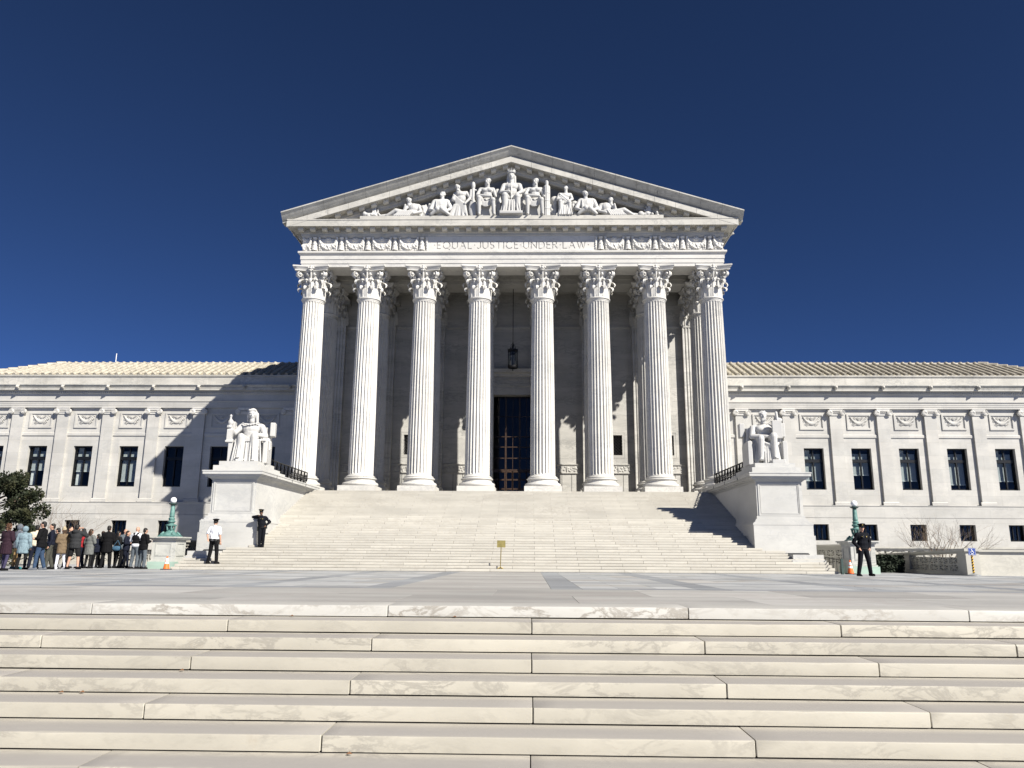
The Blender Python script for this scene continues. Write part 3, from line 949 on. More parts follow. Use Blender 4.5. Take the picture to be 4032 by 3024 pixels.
for k in range(4):
    for s in (-1, 1): inst(m_lh, 'lion_head', CH, (s*(XE+1.03), YE+2.0+k*2.6, 20.24), (0, 0, s*pi/2))
# ---- pediment
SL = .3095; XA = 13.70; ZT = 24.61
def rake(prof, name, mat, xs=0.0, xe=XA, yb=None):
    for s in (1, -1):
        m = MB(); n = len(prof)
        # split into gutter stones with fine joints
        N = 11
        for i in range(N):
            a = xs+(xe-xs)*i/N; b = xs+(xe-xs)*(i+1)/N-.012
            vs = [(s*a, YE-p, ZT-SL*a+z) for p, z in prof]+[(s*b, YE-p, ZT-SL*b+z) for p, z in prof]
            m.add(vs, [(k, (k+1) % n, n+(k+1) % n, n+k) if s < 0 else (k, n+k, n+(k+1) % n, (k+1) % n) for k in range(n)]+[tuple(range(n)), tuple(range(n, 2*n))[::-1]])
        m.build(name, mat, CH)
rake([(1.13, 0), (1.13, -.07), (1.09, -.085), (1.02, -.15), (.90, -.28), (.77, -.40), (.66, -.47), (.66, -.54), (.10, -.54), (.10, 0)], 'raking_gutter', M['rake'])
rake([(.78, -.542), (.78, -.90), (.74, -.92), (.71, -.86), (.10, -.86), (.10, -.542)], 'raking_corona', M['cornice'], 0, 13.42)
rake([(.16, -.862), (.16, -1.10), (.10, -1.14), (.08, -1.24), (.0, -1.30), (-.5, -1.30), (-.5, -.862)], 'raking_bed_mould', M['cornice'], 0, 12.6)
for s in (1, -1):
    for k in range(17):
        x = .36+k*.72
        z = ZT-SL*x-1.10
        if z < 20.12: continue
        me_k = 'rb%d' % s
        if me_k not in meshes:
            b = MB().px([(0, .24), (-.06, .04), (-.14, .0), (-.28, .02), (-.36, .06), (-.40, .12), (-.40, .24)], -.155, .155).box(-.20, .20, -.43, 0, .20, .238)
            b.v = [(xx, yy, zz-s*SL*xx) for xx, yy, zz in b.v]
            meshes[me_k] = b.mesh('bracket', M['cornice'])
        inst(meshes[me_k], 'bracket', CH, (s*x, YE-.16, z))
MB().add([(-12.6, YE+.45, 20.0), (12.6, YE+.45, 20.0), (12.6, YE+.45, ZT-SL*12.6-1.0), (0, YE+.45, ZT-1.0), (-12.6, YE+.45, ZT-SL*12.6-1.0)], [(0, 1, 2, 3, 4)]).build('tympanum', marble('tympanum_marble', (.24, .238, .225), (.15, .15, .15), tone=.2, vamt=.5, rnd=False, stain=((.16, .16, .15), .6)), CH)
MB().box(-9.05, 9.05, YE-.66, YE+.449, 20.055, 20.28).build('pediment_ledge', M['cornice'], CH)
rf = MB()
for s in (1, -1):
    rf.add([(0, YE-.9, ZT+.01), (s*XA, YE-.9, ZT-SL*XA+.01), (s*XA, 62, ZT-SL*XA+.01), (0, 62, ZT+.01)], [(0, 1, 2, 3)])
rf.build('temple_roof', M['tileb'], CH)
MB().box(-12.5, 12.5, 45, 62, FZ-4, 20.0).build('central_block', M['wall'], CH)

# ---- wings
YG = 44.0
PIL = [16.19, 19.50, 22.82, 26.13, 29.46, 32.80, 36.13, 39.2]
WIN = [(a+b)/2 for a, b in zip([12.9]+PIL, PIL)]
XEND = 39.75
def ionic():
    m = MB()
    m.box(-.44, .44, -.15, .0, 10.655, 10.70).box(-.47, .47, -.17, 0, 10.70, 10.747)
    m.box(-.40, .40, -.06, 0, 10.28, 10.36).box(-.44, .44, -.07, 0, 10.36, 10.54).box(-.44, .44, -.14, 0, 10.56, 10.655)
    for s in (-1, 1):
        cx = s*.44
        m.xf(Matrix())
        d = MB().lathe([(.18, 0), (.20, .02), (.20, .17), (.17, .19)], 20).xf(Matrix.Translation((cx, -.0, 10.45)) @ Matrix.Rotation(pi/2, 4, 'X'))
        m.add(d.v, d.f)
        pts = []
        for k in range(30):
            t = k/29; a = pi/2-s*t*4.2*pi; r = .185*(1-.8*t)
            pts.append((cx+r*cos(a), -.195, 10.45+r*sin(a)))
        m.tube(pts, .024, 5)
    for k in range(7): m.ell((-.24+.08*k, -.08, 10.46), (.032, .05, .06), None, 6, 4)
    return m
m_ion = ionic().mesh('pilaster_capital', M['white'], 40)
m_wpil = MB().box(-.425, .425, 0, .2, 4.20, 10.28).mesh('pilaster', M['wall'])
pbm = MB().px([(.0, 3.975), (-.07, 3.975), (-.07, 4.05), (-.045, 4.06), (-.045, 4.11), (-.05, 4.15), (-.02, 4.20), (.0, 4.22)], -.53, .53)
m_wpb = pbm.mesh('pilaster_base', M['wall'])
def relief():
    m = MB(); r = random.Random(9)
    for k in range(15):
        t = -1+2*k/14
        rr = .05+.085*(1-t*t)
        m.ell((t*.56, -.0, .66-.44*(1-t*t)), (.075, .075, rr), (0, -t*.9, 0), 8, 5)
    for k in range(9): m.ell((.09*cos(k*.7), -.01, .58+.09*sin(k*.7)), (.03, .04, .03), None, 6, 4)
    m.ell((0, -.02, .58), (.045, .05, .045), None, 8, 5)
    for x, z in ((-.28, .64), (.28, .64), (-.40, .18), (.40, .18), (-.5, .42), (.52, .40), (-.3, .12), (.3, .12), (.2, .55), (-.2, .58)):
        m.tube([(x+.07*cos(a), -.02, z+.05*sin(a)) for a in np.linspace(0, 5, 8)], .02, 5)
    return m
m_rel = fuse(relief(), .018, 'garland_relief', M['wall'], 0)
m_tile = MB()
tn = 7
for i, (y, r, z) in enumerate(((0, .135, .0), (0, .10, .0), (.86, .10, .0))): pass
def tile_mesh(L=.86, cap=False):
    m = MB(); vs = []
    for y, ro in ((-.03, .14), (L, .115)):
        for k in range(tn): a = pi*k/(tn-1); vs.append((ro*cos(a), y, ro*sin(a)*1.05))
        for k in range(tn): a = pi*k/(tn-1); vs.append(((ro-.025)*cos(a), y, (ro-.025)*sin(a)*1.05))
    fs = []
    for k in range(tn-1):
        fs += [(k, k+1, 2*tn+k+1, 2*tn+k), (k, tn+k, tn+k+1, k+1)]
    if cap: fs.append(tuple(range(tn))[::-1])
    return m.add(vs, fs)
m_tile = tile_mesh().mesh('roof_tile', M['tile'], 40)
m_tilec = tile_mesh(.86, True).mesh('roof_tile', M['tile'], 40)
SLP = atan2(15.02-13.26, 48-44.15)
blindspec = {}
rb = random.Random(21)
cnt_t = 0
restt = MB()
DENT = MB()
BL = {(1, 1): 5.72, (1, 2): 5.75, (1, 3): 6.15, (1, 4): 5.75, (1, 5): 5.5, (1, 6): 5.75, (1, 7): 6.2, (-1, 6): 6.28, (-1, 5): 6.2, (-1, 4): 5.5, (-1, 7): 6.3}
for s in (-1, 1):
    hol, bas = [], []
    for x in WIN: hol.append((x-.69, x+.69, 5.06, 7.965))
    X0 = 12.6
    # upper wall, basement wall
    flip = lambda hs: [(min(s*a, s*b), max(s*a, s*b), c, d) for a, b, c, d in hs]
    xa, xb = (X0, XEND) if s > 0 else (-XEND, -X0)
    wall_holes(MB(), xa, xb, 3.97, 10.75, YG+.17, .42, flip(hol)).build('wing_wall', M['wall'], CH)
    bas = [(x-.545, x+.545, 1.58, 2.68) for x in WIN]
    wall_holes(MB(), xa, xb, -1.5, 3.09, YG-.05, .40, flip(bas)).build('basement_wall', M['wall'], CH)
    MB().px([(YG+.3, 3.09), (YG+.0, 3.09), (YG+.0, 3.13), (YG-.02, 3.13), (YG-.02, 3.90), (YG-.06, 3.93), (YG-.06, 3.97), (YG+.3, 3.974)], xa, xb).build('water_table', M['wall'], CH)
    # end walls
    xo = s*XEND
    MB().box(xo-.02, xo+.02, YG+.18, 62, -1.5, 13.0).build('wing_end_wall', M['wall'], CH)
    # entablature
    MB().px([(YG+.6, 10.75), (YG-.03, 10.75), (YG-.03, 10.88), (YG-.05, 10.885), (YG-.05, 11.02), (YG-.07, 11.025), (YG-.07, 11.16), (YG-.12, 11.19), (YG-.13, 11.235), (YG-.02, 11.25), (YG-.02, 11.74), (YG-.06, 11.76), (YG-.08, 11.80), (YG-.08, 11.93), (YG-.15, 11.97), (YG-.15, 11.995), (YG+.6, 11.995)], xa, xb).build('wing_entablature', M['wall'], CH)
    MB().px([(YG+.6, 11.998), (YG-.35, 11.998), (YG-.35, 11.985), (YG-.37, 11.985), (YG-.37, 12.14), (YG-.39, 12.148), (YG+.6, 12.15)], xa, xb).build('wing_cornice', M['cornice'], CH)
    MB().px([(YG+.6, 12.153), (YG-.40, 12.153), (YG-.40, 12.18), (YG-.37, 12.20), (YG-.41, 12.24), (YG-.47, 12.31), (YG-.50, 12.34), (YG-.50, 12.39), (YG-.44, 12.41), (YG+.6, 12.43)], xa, xb).build('wing_gutter', M['rake'], CH)
    dm = MB()
    for k in range(int((XEND-X0)/.155)):
        x = s*(X0+.08+k*.155)
        dm.box(x-.05, x+.05, YG-.14, YG-.07, 11.81, 11.92)
    stuff(dm.build('dentil_course', M['wall'], CH))
    MB().px([(YG+.8, 12.44), (YG+.05, 12.44), (YG+.05, 13.06), (YG-.02, 13.08), (YG-.04, 13.17), (YG+.0, 13.20), (YG+.8, 13.24)], xa, xb).build('parapet', M['cornice'], CH)
    # pilasters, panels, string course
    for x in PIL:
        p = inst(m_wpil, 'pilaster', CH, (s*x, YG, 0))
        inst(m_ion, 'pilaster_capital', p, (s*x, YG, 0)); inst(m_wpb, 'pilaster_base', p, (s*x, YG, 0))
        inst(m_lh, 'lion_head', CH, (s*x-.0, YG-.44, 12.21), None)
    edges = [12.6]+PIL
    for a, b in zip(edges, PIL):
        x0, x1 = (a+.427 if a > 13 else a), b-.427
        lo, hi = min(s*x0, s*x1), max(s*x0, s*x1)
        MB().px([(YG+.18, 8.70), (YG+.115, 8.70), (YG+.105, 8.72), (YG+.105, 8.89), (YG+.13, 8.93), (YG+.18, 8.935)], lo, hi).build('string_course', M['wall'], CH)
        xm = s*(a+b)/2 if a > 13 else s*14.5
        pn = MB()
        w, z0, z1, t = .69, 9.43, 10.25, .05
        pn.box(xm-w, xm+w, YG+.14, YG+.175, z1, z1+t).box(xm-w, xm+w, YG+.14, YG+.175, z0-t, z0)
        pn.box(xm-w-t, xm-w, YG+.14, YG+.175, z0-t, z1+t).box(xm+w, xm+w+t, YG+.14, YG+.175, z0-t, z1+t)
        pn.box(xm-w-.16, xm-w-t, YG+.10, YG+.172, z0-.16, z1+.16).box(xm+w+t, xm+w+.16, YG+.10, YG+.172, z0-.16, z1+.16)
        pn.box(xm-w-t, xm+w+t, YG+.10, YG+.172, z1+t, z1+.16).box(xm-w-t, xm+w+t, YG+.10, YG+.172, z0-.16, z0-t)
        p = pn.build('relief_panel', M['wall'], CH)
        inst(m_rel, 'garland_relief', p, (xm, YG+.15, 9.5))
    # windows
    for wi, x in enumerate(WIN):
        xm = s*x; yw = YG+.17+.30
        fr = MB()
        fr.box(xm-.69, xm-.61, yw-.05, yw+.08, 5.06, 7.965).box(xm+.61, xm+.69, yw-.05, yw+.08, 5.06, 7.965)
        fr.box(xm-.61, xm+.61, yw-.05, yw+.08, 7.87, 7.965).box(xm-.61, xm+.61, yw-.05, yw+.08, 5.06, 5.16).box(xm-.61, xm+.61, yw-.06, yw+.08, 6.99, 7.20)
        fr.box(xm-.045, xm+.045, yw-.055, yw+.08, 7.20, 7.87).box(xm-.045, xm+.045, yw-.055, yw+.08, 5.16, 6.99)
        f = fr.build('window', M['bronze'], CH)
        for px0, px1 in ((xm-.61, xm-.045), (xm+.045, xm+.61)):
            for z0, z1 in ((5.16, 6.99), (7.20, 7.87)):
                ja, jb = rb.uniform(-.008, .008), rb.uniform(-.008, .008); MB().add([(px0, yw+.02-ja-jb, z0), (px1, yw+.02+ja-jb, z0), (px1, yw+.02+ja+jb, z1), (px0, yw+.02-ja+jb, z1)], [(0, 1, 2, 3)]).build('pane', M['glass'], f)
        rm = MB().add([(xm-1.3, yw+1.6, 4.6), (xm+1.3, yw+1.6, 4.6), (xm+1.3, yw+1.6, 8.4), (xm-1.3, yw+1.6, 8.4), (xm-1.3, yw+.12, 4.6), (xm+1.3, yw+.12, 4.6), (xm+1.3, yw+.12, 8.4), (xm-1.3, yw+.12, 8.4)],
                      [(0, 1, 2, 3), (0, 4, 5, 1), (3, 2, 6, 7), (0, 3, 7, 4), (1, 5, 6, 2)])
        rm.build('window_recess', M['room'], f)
        zb = BL.get((s, wi))
        if zb:
            bl = MB(); z = 7.62
            while z > zb:
                bl.add([(xm-.56, yw+.20, z), (xm+.56, yw+.20, z), (xm+.56, yw+.16, z-.055), (xm-.56, yw+.16, z-.055)], [(0, 1, 2, 3)])
                z -= .062
            bl.box(xm-.57, xm+.57, yw+.15, yw+.21, zb-.06, zb).build('blind', M['blind'], f)
        if (s, wi) in ((-1, 6), (-1, 5), (1, 4), (1, 2), (1, 1), (1, 6)):
            cu = MB(); n = 15; xs0 = xm-s*-.0-.58
            side = -1 if s < 0 else (1 if rb.random() < .3 else -1)
            vs = []
            for zz, wd in ((5.1, .30), (6.0, .34), (6.4, .30), (7.0, .42), (7.9, .5)):
                for k in range(n):
                    vs.append((xm+side*(.60-wd*k/(n-1)), yw+.30+.025*sin(k*1.9), zz))
            fs = [(r*n+k, r*n+k+1, (r+1)*n+k+1, (r+1)*n+k) for r in range(4) for k in range(n-1)]
            cu.add(vs, fs).build('curtain', M['curtain'], f, 60)
        # basement window
        yb = YG-.05+.30
        fb = MB().box(xm-.545, xm-.49, yb-.05, yb+.05, 1.58, 2.68).box(xm+.49, xm+.545, yb-.05, yb+.05, 1.58, 2.68).box(xm-.49, xm+.49, yb-.05, yb+.05, 2.61, 2.68).box(xm-.49, xm+.49, yb-.05, yb+.05, 1.58, 1.66)
        for xx in (-.16, .16): fb.box(xm+xx-.03, xm+xx+.03, yb-.05, yb+.05, 1.66, 2.61)
        f2 = fb.build('basement_window', M['bronze'], CH)
        for a, b in ((-.49, -.19), (-.13, .13), (.19, .49)):
            MB().add([(xm+a, yb+.02, 1.66), (xm+b, yb+.02, 1.66), (xm+b, yb+.02, 2.61), (xm+a, yb+.02, 2.61)], [(0, 1, 2, 3)]).build('pane', M['glass'], f2)
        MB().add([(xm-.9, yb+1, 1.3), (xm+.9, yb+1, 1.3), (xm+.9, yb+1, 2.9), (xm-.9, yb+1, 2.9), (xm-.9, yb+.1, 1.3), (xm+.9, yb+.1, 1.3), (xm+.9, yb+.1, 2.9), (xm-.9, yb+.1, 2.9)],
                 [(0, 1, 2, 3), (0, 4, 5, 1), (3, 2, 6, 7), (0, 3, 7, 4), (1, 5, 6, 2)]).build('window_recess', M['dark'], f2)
    # roof
    xr = s*(XEND-4.1)
    yr, zr, ye, ze = 48.0, 15.02, 44.15, 13.23
    rfm = MB().add([(s*12.6, ye, ze), (xo, ye, ze), (xr, yr, zr), (s*12.6, yr, zr), (xo, 52, ze), (s*12.6, 52, ze)], [(0, 1, 2, 3), (3, 2, 4, 5), (1, 4, 2)])
    rfm.build('wing_roof', M['tileb'], CH)
    L = sqrt((yr-ye)**2+(zr-ze)**2)
    ncol = int((XEND-12.6)/.548)
    for i in range(ncol):
        x = 12.85+i*.548
        for j in range(5):
            d = j*L/5
            y = ye+d*cos(SLP); z = ze+d*sin(SLP)
            if x > XEND-.2-(y-ye)*4.1/3.85: continue
            if j == 0 and False: continue
            if i < 30:
                inst(m_tilec if j == 0 else m_tile, 'roof_tile', CH, (s*x+rb.uniform(-.012, .012), y-.02, z+.012+.012*(j % 2)), (SLP+.02, 0, rb.uniform(-.012, .012)))
            else:
                tm = tile_mesh(.86, j == 0)
                mt = Matrix.Translation((s*x, y-.02, z+.012)) @ Matrix.Rotation(SLP+.02, 4, 'X')
                restt.add([tuple(mt @ Vector(p)) for p in tm.v], tm.f)
    # butt ends, cross ridges of the flat tiles, ridge cover and hip
    fl = MB()
    for j in range(1, 6):
        d = j*L/5-.06; y = ye+d*cos(SLP); z = ze+d*sin(SLP)
        x1 = XEND-(y-ye)*4.1/3.85
        fl.px([(y-.03, z+.0), (y-.04, z+.035), (y+.02, z+.045), (y+.3, z+.12)], min(s*12.6, s*x1), max(s*12.6, s*x1))
    fl.build('flat_tile_course', M['tile'], CH)
    rd = MB().tube([(s*12.6, yr, zr+.02), (xr, yr, zr+.02)], .09, 8)
    for i in range(ncol):
        if 12.85+i*.548 < XEND-4.2: rd.capsule((s*(12.85+i*.548), yr-.12, zr+.03), (s*(12.85+i*.548), yr+.1, zr+.06), .125, .12, 8)
    rd.build('ridge_cover', M['tile'], CH)
    hp = Vector((xo, ye, ze+.05)); h2 = Vector((xr, yr, zr+.05))
    hh = MB()
    for k in range(9):
        a = hp.lerp(h2, k/9); b = hp.lerp(h2, (k+1.05)/9)
        hh.tube([a+Vector((0, 0, .05)), b], [.17, .13], 8)
    hh.build('hip_cover', M['tile'], CH)
stuff(restt.build('roof_tiles', M['tile'], CH, 40))
an = MB().tube([(-31.65, 48, 15.0), (-31.65, 48, 15.85)], .03, 6)
an.build('antenna', M['antw'], CH)

# lantern hanging in the portico
LX, LY = 0.05, 37.0
LT = thing('hanging_lantern', 'black wrought lantern hanging on a long rod in front of the tall doorway', 'lantern', (LX, LY, 11.9))
MB().tube([(LX, LY, 17.3), (LX, LY, 13.75)], .022, 6).build('rod', M['iron'], LT)
t_ = MB().lathe([(.02, 13.75), (.05, 13.70), (.03, 13.6), (.06, 13.5), (.04, 13.42), (.02, 13.40)], 10, (LX, LY, 0))
t_.lathe([(.30, 13.12), (.33, 13.14), (.33, 13.25), (.28, 13.28), (.05, 13.34), (.04, 13.42)], 16, (LX, LY, 0))
for k in range(6):
    a = k*pi/3
    t_.tube([(LX+.31*cos(a), LY+.31*sin(a), 13.25), (LX+.32*cos(a), LY+.32*sin(a), 13.36)], [.025, .008], 5)
for k in range(4):
    a = k*pi/2+.4
    t_.tube([(LX+.05*cos(a), LY+.05*sin(a), 13.62), (LX+.15*cos(a), LY+.15*sin(a), 13.52), (LX+.14*cos(a), LY+.14*sin(a), 13.36)], .014, 5)
t_.build('crown', M['iron'], LT, 40)
cg = MB()
for k in range(6):
    a = k*pi/3; cg.tube([(LX+.29*cos(a), LY+.29*sin(a), 12.15), (LX+.29*cos(a), LY+.29*sin(a), 13.13)], .022, 5)
cg.lathe([(.05, 11.98), (.30, 12.04), (.33, 12.10), (.33, 12.18), (.26, 12.2)], 16, (LX, LY, 0)).lathe([(.004, 11.84), (.04, 11.9), (.03, 11.96), (.06, 12.0)], 10, (LX, LY, 0))
cg.build('cage', M['iron'], LT, 40)
MB().tube([(LX, LY, 12.2), (LX, LY, 13.1)], .03, 6).lathe([(.03, 12.9), (.12, 12.95), (.13, 13.0), (.05, 13.02)], 10, (LX, LY, 0)).build('candle_stem', M['iron'], LT)
gp = [(LX+.275*cos(k*pi/3), LY+.275*sin(k*pi/3)) for k in range(6)]
gg = MB()
for k in range(6):
    a, b = gp[k], gp[(k+1) % 6]
    gg.add([(*a, 12.19), (*b, 12.19), (*b, 13.12), (*a, 13.12)], [(0, 1, 2, 3)])
gg.build('lantern_glass', M['glass'], LT)

# ================================================================== STAIR PIERS AND CHEEK WALLS
def pier(s):
    side = 'left' if s < 0 else 'right'
    P = thing('stair_pier', 'tall white marble pier and cheek wall flanking the stair on its %s side' % side, 'pier wall', (s*12.2, 24, -.1), 0, 'marble piers flanking the stair')
    def bx(name, xi, xo, y0, y1, z0, z1, mat='pier'):
        return MB().box(min(s*xi, s*xo), max(s*xi, s*xo), y0, y1, z0, z1).build(name, M[mat], P)
    bx('foot_block', 12.05, 13.44, 22.66, 24.6, -.2, .43)
    bx('foot_course', 12.12, 13.38, 22.74, 24.6, .43, .645)
    # body below the moulding, deep to the back
    bx('lower_body', 10.92, 13.56, 24.0, 24.9, -.2, 1.45)
    bx('upper_course', 10.92, 13.50, 24.01, 27.7, 1.452, 1.90)
    bx('lower_cheek', 10.97, 13.5, 24.9, 27.6, -.2, 1.452)
    mi = MB()
    # stepped base moulding going round the front and the inner side
    for z0, z1, e in ((1.90, 1.97, .30), (1.97, 2.03, .26), (2.03, 2.10, .16), (2.10, 2.17, .12), (2.17, 2.30, .05)):
        mi.box(min(s*(11.2-e), s*(13.22+e)), max(s*(11.2-e), s*(13.22+e)), 24.3-e, 27.8+e*.3, z0, z1)
    mi.build('base_moulding', M['pier'], P)
    bx('die', 11.2, 13.22, 24.3, 33.3, 1.9, 3.80)
    bx('cheek_wall', 11.2, 13.22, 27.8, 33.28, -.2, 1.9)
    fr = MB()
    a, b, z0, z1 = 11.34, 13.06, 2.38, 3.70
    for x0, x1, c, d in ((a-.07, a, z0-.07, z1+.07), (b, b+.07, z0-.07, z1+.07), (a, b, z1, z1+.07), (a, b, z0-.07, z0)):
        fr.box(min(s*x0, s*x1), max(s*x0, s*x1), 24.262, 24.299, c, d)
    a, b, z0, z1 = 11.39, 13.01, 2.43, 3.65
    for x0, x1, c, d in ((a-.03, a, z0-.03, z1+.03), (b, b+.03, z0-.03, z1+.03), (a, b, z1, z1+.03), (a, b, z0-.03, z0)):
        fr.box(min(s*x0, s*x1), max(s*x0, s*x1), 24.278, 24.2985, c, d)
    fr.build('panel_frame', M['pier'], P)
    cp = MB()
    for z0, z1, e in ((3.80, 3.84, .04), (3.84, 3.88, .08), (3.88, 3.93, .16), (3.93, 3.99, .24), (3.99, 4.03, .28), (4.03, 4.15, .34), (4.15, 4.20, .36)):
        cp.box(min(s*(11.2-e), s*(13.22+e)), max(s*(11.2-e), s*(13.22+e)), 24.3-e, 33.3+min(e, .3), z0, z1)
    cp.build('coping', M['pier'], P)
    bx('statue_base', 11.12, 13.3, 24.42, 27.2, 4.20, 4.47)
    bx('statue_base', 11.32, 13.12, 24.62, 26.9, 4.47, 4.68)
    bx('top_block', 11.08, 13.2, 27.2, 27.9, 4.20, 4.36)
    # slab joints in the side and on the coping
    for y in (26.0, 28.4, 30.8): bx('coping_joint', 10.838, 13.583, y, y+.006, 4.03, 4.2005, 'dark')
    return P
PL = pier(-1); PR = pier(1)
# iron railings on the cheek walls
def railing(s):
    side = 'left' if s < 0 else 'right'
    X = s*11.42
    R = thing('iron_railing', 'black iron railing with starburst panels on top of the %s cheek wall' % side, 'railing', (X, 30, 4.2), 0, 'iron railings above the stair')
    z0, z1 = 4.25, 4.97
    def panel(pa, pb):
        pa, pb = Vector(pa), Vector(pb)
        fr = MB()
        at = lambda t, z: tuple(pa.lerp(pb, t)+Vector((0, 0, z)))
        fr.tube([at(0, z1), at(1, z1)], .035, 4).tube([at(0, z0+.03), at(1, z0+.03)], .025, 4).tube([at(0, z0-.04), at(0, z1)], .03, 4).tube([at(1, z0-.04), at(1, z1)], .03, 4)
        f = fr.build('rail_frame', M['iron'], R)
        st = MB(); zc = (z0+z1)/2
        for k in range(8):
            a = k*pi/4
            st.tube([at(.5, zc), at(.5+.5*max(-1, min(1, 1.42*cos(a))), zc+(z1-z0)/2*max(-1, min(1, 1.42*sin(a))))], .014, 4)
        st.tube([at(.5+.09*cos(a), zc+.06*sin(a)) for a in np.linspace(0, 2*pi, 9)], .02, 4)
        for t in (.22, .78): st.tube([at(t, z0), at(t, z1)], .010, 4)
        st.build('starburst', M['iron'], f)
    ys = np.linspace(27.0, 32.9, 11)
    for a, b in zip(ys, ys[1:]): panel((X, a, 0), (X, b, 0))
    panel((X, 27.0, 0), (X+s*.66, 27.0, 0))
    return R
railing(-1); railing(1)

# ================================================================== STATUES
def hd(m, c, R=.16, face=0, beard=False, hair=True):
    """carved head turned by face: skull, brow, cheeks, nose, jaw, curls, thick neck"""
    x, y, z = c
    r = random.Random(int(abs(x*91+z*37)))
    T = Matrix.Translation(Vector(c)) @ Matrix.Rotation(-face*.55, 4, 'Z')
    p = lambda a, b, d: tuple(T @ Vector((a*R, b*R, d*R)))
    m.capsule((x, y+.15*R, z-1.5*R), p(0, .05, -.55), .60*R, .52*R)
    m.ell(p(0, .12, .15), (R*.74, R*.86, R*.90)); m.ell(p(0, -.22, -.35), (R*.56, R*.56, R*.62))
    m.ell(p(0, -.42, -.72), (R*.30, R*.24, R*.20)); m.capsule(p(-.36, -.62, .20), p(.36, -.62, .20), .13*R, .13*R, 7)
    m.capsule(p(0, -.72, .18), p(0, -.88, -.22), .09*R, .15*R, 6); m.ell(p(0, -.66, -.45), (R*.24, R*.14, R*.09))
    for s in (-1, 1): m.ell(p(s*.40, -.48, -.18), (R*.20, R*.18, R*.18)); m.ell(p(s*.74, .08, -.10), (R*.09, R*.17, R*.24))
    if hair:
        for k in range(26):
            a = r.uniform(-.35*pi, 1.35*pi); e = r.uniform(.0, .95)
            m.ell(p(.74*cos(a)*cos(e), .12+.84*sin(a)*cos(e)*(1 if sin(a) > 0 else .62), .22+.82*sin(e)), (R*.24, R*.24, R*.20), None, 7, 5)
    if beard:
        for k in range(12): m.ell(p(r.uniform(-.4, .4), -.45+r.uniform(-.12, .1), -.75-r.uniform(0, .45)), (R*.20, R*.18, R*.22), None, 7, 5)
def throne(m, back=True):
    m.box(-.86, .86, -.15, 1.0, 0, .92)
    m.box(-.86, -.66, -.35, .95, .0, 1.02).box(.66, .86, -.35, .95, .0, 1.02)
    if back: m.box(-.84, .84, .72, .98, .9, 1.72)
